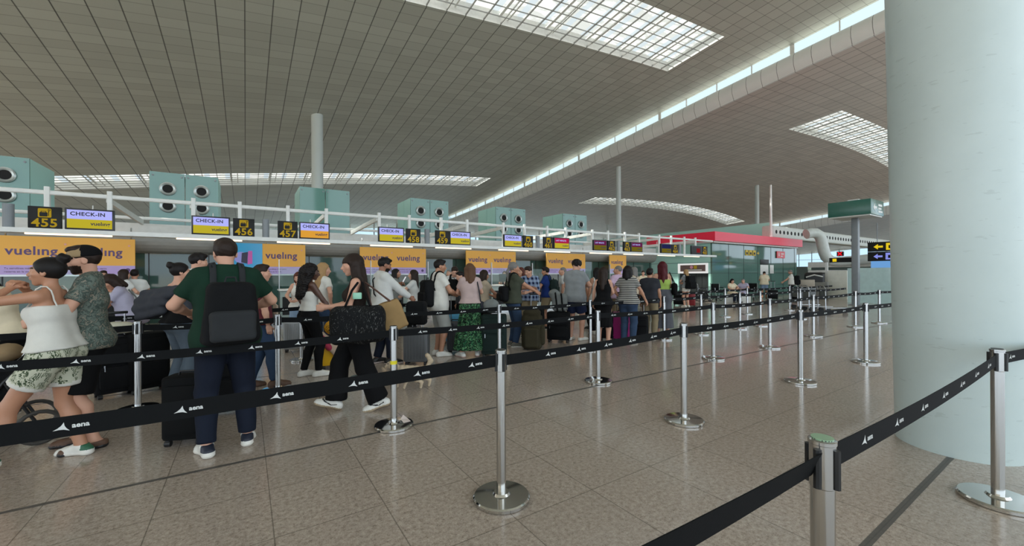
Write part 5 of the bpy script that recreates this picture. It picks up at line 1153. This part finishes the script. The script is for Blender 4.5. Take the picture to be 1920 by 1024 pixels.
grn = cloth('polo_green', (20, 48, 35)); brn = cloth('knit_brown_black', (44, 36, 32)); gren = cloth('top_lime', (158, 184, 92)); denl = cloth('denim_light', (130, 152, 176)); denf = cloth('denim_faded', (92, 104, 116)); tanb = cloth('leather_tan', (150, 122, 82)); wshirt = cloth('shirt_white', (206, 206, 202))
P_ = person
# -- front of the queue, left
s, r = P_('woman in a white strappy top and palm print shorts shading her eyes with raised hands', flo(104, 866), 303, 0, 1.66, 'f', 'tan', ('highbun', HB), ('cami', WT, dict(hem=.97, flare=.125, off=.014)), ('shorts', palm, dict(len=.6, rk=.118, off=.016, trim=WT)), (SNK, SOLE, 0, plain('heel_green', (40, 92, 66), .5)), head=(-8, -6), armR=((.05, .26, 1.50), (1, .8, -.6)), armL=((-.06, .25, 1.50), (-1, .8, -.5)), legR=(.12, -.10, 12), legL=(-.2, .36, -10), curl=(40, 40), lean=4, width=1.02)
s, r = P_('man in a beige and black cap, camouflage t-shirt and black shorts facing left', flo(167, 836), 275, 0, 1.78, 'm', 'light', ('short', HDB), ('tee', leafcam, dict(hem=.86)), ('shorts', BLK, dict(len=.97, rk=.11, off=.016)), (SHN, SHB, -.03), beard=True, head=(0, 8), armR='front', armL='front', width=.92, legR=(.11, .05, 10), legL=(-.11, -.03, -12), extra=(cap_hat(cloth('cap_beige', (150, 128, 96)), BLK, BLK),))
P_('dark-haired woman in cream bending over a phone at the left picture edge', atd(22, 4.5), 285, 0, 1.62, 'f', 'tan', ('bun', HB), ('tee', CRM, {}), ('jeans', BLK, {}), (SHB, None), lean=14, head=(0, 25), armR='phone', armL='phone', curl=(45, 45))
P_('dark-haired woman half cut by the left picture edge behind the others', atd(-6, 5.1), 300, 1, 1.60, 'f', 'tan', ('mid', HB), ('tee', CHAR, {}), ('jeans', BLK, {}), (SHB, None), head=(0, 20), lean=8)
s, r = P_('woman in a lilac t-shirt bending over her luggage', atd(246, 6.2), 275, 0, 1.60, 'f', 'tan', ('bob', HDB), ('tee', LILT, dict(loose=.03, hem=.82)), ('jeans', JN, {}), (SHB, None), lean=17, head=(0, 24), armR=((.2, .48, .98), (.6, -.4, -.5)), armL=((-.2, .48, .98), (-.6, -.4, -.5)), width=1.2)
o = worn(s, r, s.k, 'crossbody_bag', 'thin grey crossbody strap and small bag on the woman in lilac', 'bag'); strap_tube(s, s.k, o, CGR, [s.sp((.1, -.1, 1.42)), s.sp((.02, -.155, 1.28)), s.sp((-.1, -.17, 1.1)), s.sp((-.2, -.08, .98))], .011); a_, b_ = nets(lambda P: s_box((P - s.sp((-.24, 0, .92))) @ s.M, (0, 0, 0), (.05, .1, .07), .03), s.sp((-.24, 0, .92)) - .18, s.sp((-.24, 0, .92)) + .18, .013); npmesh('pouch', a_ * s.k, b_, BLK, o)
s, r = P_('woman with a small bun in a dark jacket and grey flared jeans', flo(334, 737), 62, 0, 1.68, 'f', 'light', ('bun', HB), ('tube', BLK, dict(hem=.95)), ('flare', denf, {}), (SHB, None), head=(15, 4), armR='belly', armL='belly', curl=(40, 40))
o = worn(s, r, s.k, 'jacket', 'dark grey jacket slung off the back and arms of the woman with a small bun', 'jacket')
def jk(P): return uni([s_cone(P, s.sp((.16, -.07, 1.40)), s.sp((-.36, -.2, 1.34)), .05, .05), s_cone(P, s.sp((.05, -.14, 1.32)), s.sp((-.40, -.24, 1.24)), .05, .055), s_cone(P, s.sp((.0, -.15, 1.22)), s.sp((-.40, -.26, 1.13)), .05, .06), s_cone(P, s.sp((-.05, -.15, 1.12)), s.sp((-.38, -.26, 1.03)), .05, .05), s_cone(P, s.sp((.17, -.02, 1.38)), s.sp((.22, -.02, 1.12)), .07, .06)], .05) + .013 * fold(P, .7)
a_, b_ = nets(jk, s.sp((-.1, -.1, 1.2)) - .55, s.sp((-.1, -.1, 1.2)) + .55, .014); npmesh('cloth', a_ * s.k, b_, cloth('jacket_grey', (58, 60, 66)), o)
s, r = P_('tall black-haired man in a white t-shirt in profile beside the woman with a bun', flo(367, 706), 80, 0, 1.86, 'm', 'light', ('short', HB), ('tee', WT, {}), ('shorts', KHK, dict(len=.9)), (SHB, SHB), head=(-5, 8), armR='front', armL='front', legL=(-.1, -.12, 0), legR=(.1, .1, 5))
o = worn(s, r, s.k, 'shoulder_bag', 'round black and tan bag held low by the tall man in white', 'bag'); cc_ = V3((-.12, .10, .80))
a_, b_ = nets(lambda P: s_ell(P, cc_, (.09, .15, .15)), cc_ - .2, cc_ + .2, .013); npmesh('bag', a_ * s.k, b_, BLK, o); a_, b_ = nets(lambda P: s_ell(P, cc_ + V3((.03, 0, -.01)), (.08, .1, .1)), cc_ - .2, cc_ + .2, .013); npmesh('flap', a_ * s.k, b_, tanb, o); strap_tube(s, s.k, o, BLK, [cc_ + V3((0, -.08, .12)), cc_ + V3((0, 0, .3)), cc_ + V3((0, .08, .12))], .012)
s, r = P_('man in a dark green polo shirt and jeans seen from behind, wearing a black rucksack', flo(424, 843), 352, 0, 1.84, 'm', 'light', ('short', HDB), ('polo', grn, dict(hem=.84, loose=.012)), ('jeans', JN, {}), (SNK, SOLE, 0, plain('heel_navy', (26, 32, 48), .5)), head=(0, 14), armR=((.24, .30, 1.14), (1, -.7, -.3)), armL=((-.22, .30, 1.12), (-1, -.7, -.3)), legR=(.15, .03, 14), legL=(-.14, -.03, -8), width=1.12)
backpack(s, r, s.k, 'black rucksack with a charcoal pocket worn by the man in green', CB, cloth('nylon_charcoal', (44, 46, 48)), (.175, .09, .245), 1.14, -.225, vox=.011, roll=False)
s, r = P_('person in blue jeans and brown shoes mostly hidden behind the man in green', flo(488, 726), 80, 1, 1.66, 'm', 'light', ('short', HDB), ('tee', cloth('cotton_maroon', (96, 44, 50)), {}), ('jeans', JB, {}), (SHN, SHN), legR=(.1, .16, 0), legL=(-.1, -.12, 0))
s, r = P_('woman with very long black curls, white corset top and black trousers', flo(580, 706), 72, 0, 1.68, 'f', 'dark', ('bigcurl', HB), ('tube', WT, dict(hem=1.03, off=.012)), ('slim', BLK, dict(waist=1.06)), (SNK, SOLE), head=(10, 8), armR=((.24, .26, 1.0), (.8, -.4, -.3)), armL='hip', legR=(.09, .1, 5), legL=(-.09, -.06, -8))
P_('woman with long blond hair and her elbow out behind the curly haired woman', atd(604, 7.3), 55, 1, 1.74, 'f', 'light', ('long', HBL), ('tee', WT, dict(hem=.98)), ('jeans', JB, {}), (SNK, None), head=(25, 5), armR='hip', armL='hip')
P_('woman with auburn hair and a white top looking down, left of the curly haired woman', atd(561, 8.6), 200, 1, 1.60, 'f', 'light', ('mid', HAUB), ('tank', WT, {}), ('jeans', denl, {}), (SNK, None), head=(0, 22), armR='front', armL='front')
# -- the walking woman and her bags
s, r = P_('woman with long dark hair and fringe walking left in wide black trousers', flo(667, 768), 272, 0, 1.75, 'f', 'light', ('fringe', HDB), ('tank', brn, dict(hem=.98)), ('wide', BLK, dict(waist=1.06, rh=.118)), (SNK, plain('sole_tan', (176, 158, 130), .6), 0, SNK, SHB), head=(0, 8), armL=((-.19, .29, 1.17), (-.5, -1, -.4)), armR=((.14, .30, 1.15), (.5, -1, -.4)), legR=(.07, .22, 4, .02, 18), legL=(-.08, -.26, -2, .015, -12), curl=(55, 55))
k = s.k; o = worn(s, r, k, 'duffel_bag', 'black scribble-patterned duffel bag carried at the hip of the walking woman', 'bag'); c_ = V3((-.29, -.03, .985))
a_, b_ = nets(lambda P: s_box(P, c_, (.11, .285, .2), .1) + .012 * fold(P, .6), c_ - .42, c_ + .42, .013); npmesh('bag', a_ * k, b_, duff, o)
for y in (-.12, .12): MB().tube([tuple((c_ + V3(p)) * k) for p in ((.05, y, .2), (.1, y * .5, .36), (.1, y * .2 - .02, .44), (.06, y * .5, .36), (-.05, y, .2))], .012, 8).build('strap', BLK, o)
MB().rbox(tuple((c_ + V3((-.05, -.04, .27))) * k), tuple((c_ + V3((-.01, .05, .34))) * k), .02).build('tag', plain('tag_mint', (150, 206, 180), .5), o)
o = worn(s, r, k, 'tote_bag', 'tan shopper bag hanging behind the shoulder of the walking woman', 'bag'); c_ = V3((-.14, -.33, 1.03))
a_, b_ = nets(lambda P: s_box((P - c_) @ rot('X', -22), (0, 0, 0), (.07, .19, .17), .03) + .008 * fold(P, .7), c_ - .34, c_ + .34, .012); npmesh('bag', a_ * k, b_, tanb, o); strap_tube(s, k, o, plain('strap_brown', (84, 54, 42), .5), [c_ + V3((.04, -.05, .17)), (-.17, -.1, 1.43), c_ + V3((.02, .16, .10))], .012); strap_tube(s, k, o, plain('strap_brown', (84, 54, 42), .5), [c_ + V3((-.04, -.05, .17)), (-.19, -.12, 1.42), c_ + V3((-.04, .16, .10))], .012)
# -- middle of the queue
s, r = P_('bearded man in a white long-sleeved shirt holding up a phone', flo(716, 682), 72, 0, 1.82, 'm', 'brown', ('short', HB), ('long', wshirt, dict(loose=.02)), ('jeans', JN, {}), (SHB, plain('sole_red_white', (206, 190, 184), .6)), beard=True, head=(0, 16), armR=((.17, .46, 1.04), (.7, -.5, -.5)), armL=((-.08, .3, 1.28), (-.7, -.4, -.6)), legR=(.1, .1, 8), legL=(-.1, -.05, -8), width=1.08)
o = worn(s, r, s.k, 'smartphone', 'white-screened phone held by the man in the white shirt', 'phone'); q_ = s.wr[-1] + unit(s.wr[-1] - s.elb[-1]) * .1; m = MB().rbox((-.036, -.004, -.075), (.036, .004, .075), .008, axis=1); x_ = m.build('case', DARK, o); x_.location = tuple((q_ + V3((0, .02, .05))) * s.k); x_.rotation_euler = (R(-30), 0, 0); x2 = MB().box((-.032, -.0055, -.068), (.032, -.004, .068)).build('display', glow('phone_white', (235, 240, 244), .8), o); x2.location = x_.location; x2.rotation_euler = x_.rotation_euler
o = worn(s, r, s.k, 'crossbody_bag', 'thin dark strap bag across the back of the man in the white shirt', 'bag'); strap_tube(s, s.k, o, BLK, [s.sp((-.12, .1, 1.4)), s.sp((-.13, -.02, 1.47)), s.sp((-.06, -.13, 1.38)), s.sp((.1, -.16, 1.15)), s.sp((.18, -.05, 1.0))], .01)
P_('young woman with long dark hair in a white blouse, raising a hand', atd(776, 9.2), 285, 1, 1.63, 'f', 'light', ('long', HDB), ('tee', wshirt, {}), ('jeans', BLK, {}), (SNK, None), head=(0, 0), armL=((-.1, .3, 1.36), (-.8, -.3, -.7)), armR='front')
s, r = P_('youth in a white t-shirt and light grey shorts with a black rucksack', flo(822, 667), 68, 0, 1.80, 'm', 'tan', ('short', HB), ('tee', WT, dict(hem=.82, loose=.02)), ('shorts', cloth('jersey_light_grey', (162, 164, 160)), dict(len=.98, rk=.115, off=.02)), (SNK, SOLE), head=(10, 6), armR='front', armL='front')
backpack(s, r, s.k, 'black rucksack on the youth in light grey shorts', CB, CBK, (.165, .09, .24), 1.14, -.22, vox=.012)
s, r = P_('man in white facing the camera looking down, black pack on his chest', atd(853, 9.9), 195, 1, 1.74, 'm', 'light', ('short', HDB), ('tee', wshirt, {}), ('jeans', BLK, {}), (SHB, None), head=(-10, 30), armR='front', armL='hip')
backpack(s, r, s.k, 'black pack worn on the chest of the man looking down', CBK, CBK, (.14, .07, .2), 1.22, -.19, front=True, vox=.015)
P_('dark-haired child close beside the man with the chest pack', atd(866, 9.6), 250, 2, 1.60, 'm', 'light', ('short', HB), ('tee', CHAR, {}), ('jeans', BLK, {}), (SHB, None), head=(0, 15))
s, r = P_('woman in a dusty pink t-shirt and long green floral skirt seen from behind', flo(881, 668), 355, 0, 1.72, 'f', 'light', ('mid', HBR), ('tee', PINKT, dict(hem=1.0, loose=.014)), ('skirt', flor, dict(hem=.14, rb=.25, waist=1.07, pleat=.014)), (SNK, plain('sole_pink', (206, 176, 164), .6)), armR='front', armL='front', legR=(.14, .02, 12), legL=(-.16, -.04, -30))
o = worn(s, r, s.k, 'crossbody_bag', 'dark strap bag over the right shoulder of the floral skirt woman', 'bag'); strap_tube(s, s.k, o, CHAR, [s.sp((.11, .06, 1.44)), s.sp((.125, -.05, 1.44)), s.sp((.15, -.12, 1.3)), s.sp((.2, -.06, 1.0))], .012); c_ = s.sp((.22, .02, .93)); a_, b_ = nets(lambda P: s_box(P, c_, (.05, .12, .1), .04), c_ - .2, c_ + .2, .014); npmesh('pouch', a_ * s.k, b_, CHAR, o)
P_('woman with dark wavy hair and a beige t-shirt right of the floral skirt woman', atd(906, 9.0), 60, 1, 1.62, 'f', 'tan', ('bob', HDB), ('tee', BEI, {}), ('jeans', BLK, {}), (SHB, None), armR='fwd', armL='front', head=(0, 10))
s, r = P_('man with a grey ponytail in an olive t-shirt pointing to the right', flo(962, 650), 70, 0, 1.77, 'm', 'tan', ('pony', HGR), ('tee', OLV, dict(loose=.015)), ('jeans', JB, {}), (cloth('shoe_grey', (110, 108, 98)), None), head=(5, 0), armR=((.12, .46, 1.14), (.7, -.5, -.5)), armL=((-.06, .4, 1.2), (-.7, -.5, -.5)), curl=(10, 10))
backpack(s, r, s.k, 'small black pack worn low on the back of the grey ponytail man', CB, CBK, (.15, .08, .16), 1.1, -.21, vox=.013)
P_('man in a blue plaid shirt over a white t-shirt facing the camera', atd(993, 9.8), 205, 1, 1.72, 'm', 'light', ('short', HDB), ('roll', plaid, dict(loose=.02)), ('jeans', KHK, {}), (SHB, None), head=(10, 20), armR='front', armL='front', width=1.05)
P_('woman with a red face half hidden between the ponytail man and the plaid shirt man', atd(977, 10.6), 210, 2, 1.70, 'f', 'olive', ('mid', HAUB), ('tee', cloth('cotton_rust', (140, 74, 54)), {}), ('jeans', JN, {}), (SHB, None))
s, r = P_('man in a royal blue t-shirt and khaki shorts facing left at the desks', atd(1025, 11.2), 285, 1, 1.72, 'm', 'tan', ('short', HB), ('tee', ROYB, {}), ('shorts', KHK, {}), (SHB, None), head=(0, 8), armR='front', armL='phone')
backpack(s, r, s.k, 'dark green rucksack on the man in royal blue', CDGN, CDGN, (.16, .09, .22), 1.18, -.21, vox=.015)
s, r = P_('man with curly dark hair in a grey t-shirt and navy shorts seen from behind', flo(1078, 638), 22, 0, 1.85, 'm', 'light', ('curly', HB), ('tee', GRYT, dict(hem=.83, loose=.02)), ('shorts', NAVY, dict(len=.72, rk=.11, off=.02)), (SNK, None, -.03), head=(25, 18), armR=((.12, .3, 1.18), (.9, -.5, -.4)), armL=((-.14, .28, 1.05), (-.9, -.5, -.4)), legR=(.13, .03, 20), legL=(-.1, -.02, -5), width=1.08)
P_('bald older man in white behind the man in the grey t-shirt', atd(1056, 11.6), 270, 2, 1.72, 'm', 'light', ('crop', HGR), ('tee', wshirt, {}), ('jeans', BLK, {}), (SHB, None))
# -- right part of the queue
P_('woman with long dark hair in a black sleeveless dress', flo(1131, 648), 12, 1, 1.66, 'f', 'light', ('long', HDB), ('tank', BLK, dict(hem=.9)), ('skirt', BLK, dict(hem=.42, rb=.15, pleat=.004)), (SHB, None), head=(0, 5), armR='belly', armL='down')
P_('black-haired woman in a white top behind the woman in the black dress', atd(1119, 10.2), 330, 1, 1.68, 'f', 'tan', ('mid', HB), ('tank', wshirt, {}), ('jeans', BLK, {}), (SNK, None), armL='down', armR='front')
P_('person in a tan bucket cap bending down left of the woman in black', atd(1108, 11.2), 280, 2, 1.62, 'm', 'tan', ('short', HDB), ('tee', GRYT, {}), ('jeans', BLK, {}), (SHB, None), lean=18, head=(0, 25), extra=(cap_hat(cloth('cap_tan', (170, 140, 96)), cloth('cap_tan', (170, 140, 96))),))
P_('grey-haired man in a pale pink t-shirt turned left', atd(1160, 10.4), 320, 1, 1.73, 'm', 'olive', ('crop', HGR), ('tee', PNKS, dict(loose=.02)), ('jeans', KHK, {}), (SHB, None), head=(-35, 0), armR='down', armL='hip', width=1.1)
P_('woman with a dark bob in a striped t-shirt and jeans beside the magenta case', flo(1177, 645), 20, 1, 1.69, 'f', 'tan', ('bob', HB), ('tee', strp, dict(loose=.02)), ('jeans', JB, {}), (SHB, None), armR='side', armL='hip', width=1.15)
P_('grey-haired person partly hidden behind the striped t-shirt', atd(1189, 12.0), 300, 2, 1.72, 'f', 'light', ('bob', HGR), ('tee', BEI, {}), ('jeans', BLK, {}), (SHB, None))
P_('boy in a charcoal t-shirt and khaki trousers in front of the red-haired woman', flo(1218, 636), 15, 1, 1.64, 'm', 'tan', ('short', HB), ('tee', CHAR, dict(loose=.015)), ('jeans', KHK, {}), (SHB, None), armL='down', armR='down')
s, r = P_('tall woman with long dark red hair, lime top and grey maxi skirt', flo(1242, 634), 350, 0, 1.80, 'f', 'light', ('long', HRED), ('crop', gren, dict(hem=1.08, off=.014)), ('skirt', cloth('jersey_grey', (84, 86, 92)), dict(hem=.24, rb=.18, waist=1.12, pleat=.004)), (SHB, None), armL=((-.34, .2, 1.1), (-.7, -.7, -.3)), armR='belly', width=1.08)
o = worn(s, r, s.k, 'shoulder_bag', 'black bag under the arm of the red-haired woman', 'bag'); c_ = s.sp((.25, -.05, 1.12)); a_, b_ = nets(lambda P: s_box(P, c_, (.05, .12, .14), .05) + .006 * fold(P), c_ - .22, c_ + .22, .013); npmesh('bag', a_ * s.k, b_, BLK, o); strap_tube(s, s.k, o, BLK, [c_ + V3((0, -.08, .12)), s.sp((.15, -.03, 1.5)), c_ + V3((0, .08, .12))], .011)
s, r = P_('girl with long blond hair in white shorts in front of the lit hatch', flo(1287, 576), 320, 1, 1.72, 'f', 'light', ('long', HBL), ('tee', GRYT, {}), ('shorts', WT, dict(len=.4)), (SNK, None), head=(-20, 5), armR='front', armL='front')
backpack(s, r, s.k, 'big black rucksack on the girl in white shorts', CB, CBK, (.2, .14, .3), 1.15, -.27, vox=.018)
# -- far right
bench = atd(1376, 21.2); bo = thing('bench', 'white block bench in front of the dark teal glass', 'bench', bench, facing(bench, 180)); MB().rbox((-.75, -.25, .0), (.45, .25, .40), .02).build('block', DESK_T, bo); MB().rbox((-.77, -.27, .40), (.47, .27, .45), .03).build('seat', GREY_W, bo)
for px, d, ph, lb, hr, tp, sk, hm in ((1372, 21.2, 150, 'seated dark-haired woman in a cream top on the white bench', 'mid', CRM, 'f', HB), (1394, 21.2, 200, 'seated man in a lilac shirt on the white bench', 'crop', LILT, 'm', HGR)):
    P_(lb, atd(px, d), ph, 2, 1.66, sk, 'light', (hr, hm), ('tee', tp, {}), ('jeans', JN, {}), (SHB, None), drop=.42, head=(0, 20), armR=((.12, .3, .75), (.9, -.4, 0)), armL=((-.12, .3, .75), (-.9, -.4, 0)), legR=(.11, .42, 0), legL=(-.11, .42, 0), kneeR=(0, 1, .9), kneeL=(0, 1, .9))
P_('man in a pale yellow t-shirt and denim shorts seen from behind at the glass wall', flo(1433, 561), 0, 2, 1.66, 'm', 'tan', ('short', HB), ('tee', CRM, dict(loose=.02)), ('shorts', denl, {}), (SHB, None), head=(0, 30), armR='front', armL='front', width=1.1)
s, r = P_('man in a white t-shirt and black trousers with a black rucksack, far right', flo(1484, 563), 275, 2, 1.72, 'm', 'light', ('short', HGR), ('tee', WT, dict(loose=.02)), ('jeans', BLK, {}), (SHB, None), head=(0, 20), armR='fwd', armL='fwd', width=1.1)
backpack(s, r, s.k, 'black rucksack on the far right man in white', CB, CBK, (.17, .12, .27), 1.15, -.25, vox=.02)
# -- at and behind the desks
for px, d, ph, lb, sx, sk, hr, tp in ((194, 11.2, 175, 'desk agent in a peach shirt behind the desks at the left', 'm', 'light', ('short', HDB), cloth('shirt_peach', (226, 168, 140))), (232, 9.4, 60, 'passenger in white at the desk, left of the dark-haired one', 'f', 'light', ('bob', HDB), wshirt),
        (252, 9.6, 10, 'dark-haired passenger in white seen from behind at the far left desk', 'm', 'tan', ('short', HB), wshirt), (946, 17.8, 190, 'desk agent in a pale pink shirt behind the 460 desk', 'f', 'light', ('mid', HBR), cloth('shirt_blush', (224, 196, 180))),
        (1206, 20.3, 180, 'person in cream standing far behind the boy in charcoal', 'f', 'light', ('short', HDB), CRM), (842, 12.6, 200, 'person with a flushed face behind the youth in grey shorts', 'm', 'olive', ('crop', HGR), wshirt), (742, 10.5, 100, 'dark-haired passenger in grey behind the raised phone', 'f', 'tan', ('mid', HB), CGR)):
    P_(lb, atd(px, d), ph, 2, 1.68, sx, sk, hr, ('tee', tp, {}), ('jeans', BLK, {}), (SHB, None), armR='front', armL='front')
# ================================================================== small dog behind the front belt
dp = flo(772, 728); dg = thing('dog', 'small pale beige dog walking behind the front belt beside the taped post', 'dog', dp, facing(dp, 275))
def dogf(P):
    ds = [s_cone(P, (0, -.15, .22), (0, .13, .235), .068, .08), s_cone(P, (0, .12, .22), (0, .17, .21), .082, .06), s_cone(P, (0, .17, .25), (0, .24, .31), .05, .045), s_ell(P, (0, .265, .325), (.048, .06, .05)), s_cone(P, (0, .29, .315), (0, .345, .3), .03, .02)]
    for g in (1, -1): ds += [s_cone(P, (.05 * g, .255, .37), (.06 * g, .24, .33), .014, .022), s_cone(P, (.045 * g, .14 + .03 * g, .2), (.045 * g, .13 + .06 * g, .10), .034, .02), s_cone(P, (.045 * g, .13 + .06 * g, .10), (.045 * g, .15 + .05 * g, .02), .02, .019), s_cone(P, (.045 * g, -.13, .2), (.048 * g, -.11 - .05 * g, .12), .05, .028), s_cone(P, (.048 * g, -.11 - .05 * g, .12), (.048 * g, -.18 - .05 * g, .085), .025, .019), s_cone(P, (.048 * g, -.18 - .05 * g, .085), (.048 * g, -.165 - .05 * g, .018), .019, .019)]
    ds += [s_cone(P, (0, -.19, .26), (0, -.24, .36), .026, .03), s_cone(P, (0, -.24, .36), (0, -.2, .43), .032, .03)]
    return np.maximum(uni(ds, .022) + .005 * fold(P, 2.5), -P[:, 2])
a_, b_ = nets(dogf, (-.2, -.4, -.02), (.2, .42, .5), .008); C_ = a_[b_].mean(1); mi_ = ((np.linalg.norm(C_ - V3((0, .365, .305)), axis=1) < .022) | (np.linalg.norm(np.abs(C_) - V3((.028, .305, .34)), axis=1) < .011)).astype(np.int32)
npmesh('body', a_, b_, [plain('dog_fur', (196, 178, 152), .8, 0, .25, 40, .2, .3), EYED], dg, mi_); MB().tube([(.055 * math.cos(q * PI / 8), .2 + .03 * math.sin(q * PI / 8), .27 + .045 * math.sin(q * PI / 8)) for q in range(16)], .007, 6, closed=True).build('collar', plain('collar_green', (90, 120, 60), .6), dg)
# ================================================================== wheelchairs and trolleys at the far right
def wheelchair(px, py, phi, label):
    p = flo(px, py); o = thing('wheelchair', label, 'wheelchair', p, facing(p, phi), 'wheelchairs by the glass wall')
    MB().rbox((-.22, -.22, .46), (.22, .22, .52), .03).build('seat', CBK, o); MB().rbox((-.22, -.27, .5), (.22, -.22, .95), .03, axis=1).build('backrest', CBK, o)
    for x in (-.28, .28):
        m = MB().tube([(x, -.15 + .3 * math.cos(q * PI / 12), .31 + .3 * math.sin(q * PI / 12)) for q in range(24)], .014, 6, closed=True).lathe([(0, -.02), (.04, -.02), (.04, .02), (0, .02)], (x, -.15, .31), 10, axis=0)
        for q in range(8): m.tube([(x, -.15, .31), (x, -.15 + .3 * math.cos(q * PI / 4), .31 + .3 * math.sin(q * PI / 4))], .004, 4)
        m.build('wheel', WHEEL, o); MB().lathe([(0, -.015), (.075, -.015), (.075, .015), (0, .015)], (x * .9, .32, .075), 12, axis=0).build('caster', WHEEL, o)
        MB().tube([(x * .9, -.3, .98), (x * .9, -.25, .92), (x * .9, -.24, .3), (x * .9, .3, .3), (x * .9, .32, .1)], .012, 6).tube([(x * .9, -.24, .72), (x * .9, .2, .72), (x * .9, .24, .45), (x * .8, .42, .1)], .012, 6).build('frame', ROD, o); MB().rbox((x * .9 - .03, -.15, .72), (x * .9 + .03, .18, .75), .015).build('armrest', CBK, o)
wheelchair(1318, 566, 90, 'wheelchair in side view nearest the lit hatch'); wheelchair(1345, 564, 150, 'dark wheelchair left of the seated woman'); wheelchair(1408, 562, 200, 'dark wheelchair between the seated man and the man in denim shorts')
def trolley(px, py, phi, label):
    p = flo(px, py); o = thing('luggage_trolley', label, 'trolley', p, facing(p, phi), 'luggage trolleys')
    MB().tube([(-.25, -.4, .12), (-.25, -.42, .95), (-.2, -.45, 1.02), (.2, -.45, 1.02), (.25, -.42, .95), (.25, -.4, .12)], .018, 8).build('handle', ROD, o); MB().rbox((-.25, -.4, .16), (.25, .5, .2), .04).build('platform', ROD, o); MB().rbox((-.22, -.38, .5), (.22, -.35, .85), .03, axis=1).build('panel', plain('trolley_panel', (90, 96, 98), .5), o)
    for x, y in ((-.22, -.3), (.22, -.3), (0, .42)): MB().lathe([(0, -.025), (.09, -.025), (.09, .025), (0, .025)], (x, y, .09), 14, axis=0).build('wheel', WHEEL, o)
trolley(1530, 583, 60, 'luggage trolley nearest the cream partition'); trolley(1562, 586, 60, 'luggage trolley just right of the nearest one'); trolley(1508, 579, 60, 'luggage trolley at the left of the group')
p = atd(1531, 24.0); o = thing('wrapping_machine', 'dark machine with a curved white panel left of the cream partition', 'machine', p, facing(p, 180)); MB().rbox((-.55, -.3, 0), (.5, .3, 1.0), .08).build('cabinet', plain('machine_grey', (120, 118, 110), .5), o); a_, b_ = nets(lambda P: s_box(P, (.1, 0, 1.15), (.5, .28, .42), .2), (-.6, -.5, .6), (.8, .5, 1.75), .03); npmesh('hood', a_, b_, DARK, o); MB().tube([(-.3, .29, 1.3), (.1, .3, 1.42), (.5, .28, 1.28)], .04, 8).build('curved_panel', DESK_T, o)
p = atd(1513, 23.0); o = thing('counter_block', 'low beige counter block left of the dark machine', 'counter', p, facing(p, 180)); MB().rbox((-.35, -.3, .75), (.35, .3, 1.15), .03).build('top_box', plain('counter_beige', (176, 166, 150), .5), o); MB().rbox((-.4, -.32, .0), (.4, .32, .75), .03).build('base_box', MID, o)
p = atd(1652, 21.5); o = MB().rbox((-.55, -.3, .03), (.55, .3, 1.0), .06).build('grey_bin', plain('bin_grey', (92, 96, 96), .5)); o.location = (p[0], p[1], 0); o.rotation_euler = (0, 0, facing(p, 180)); tag(o, 'grey box-shaped bin in front of the pale glass partition', 'bin')
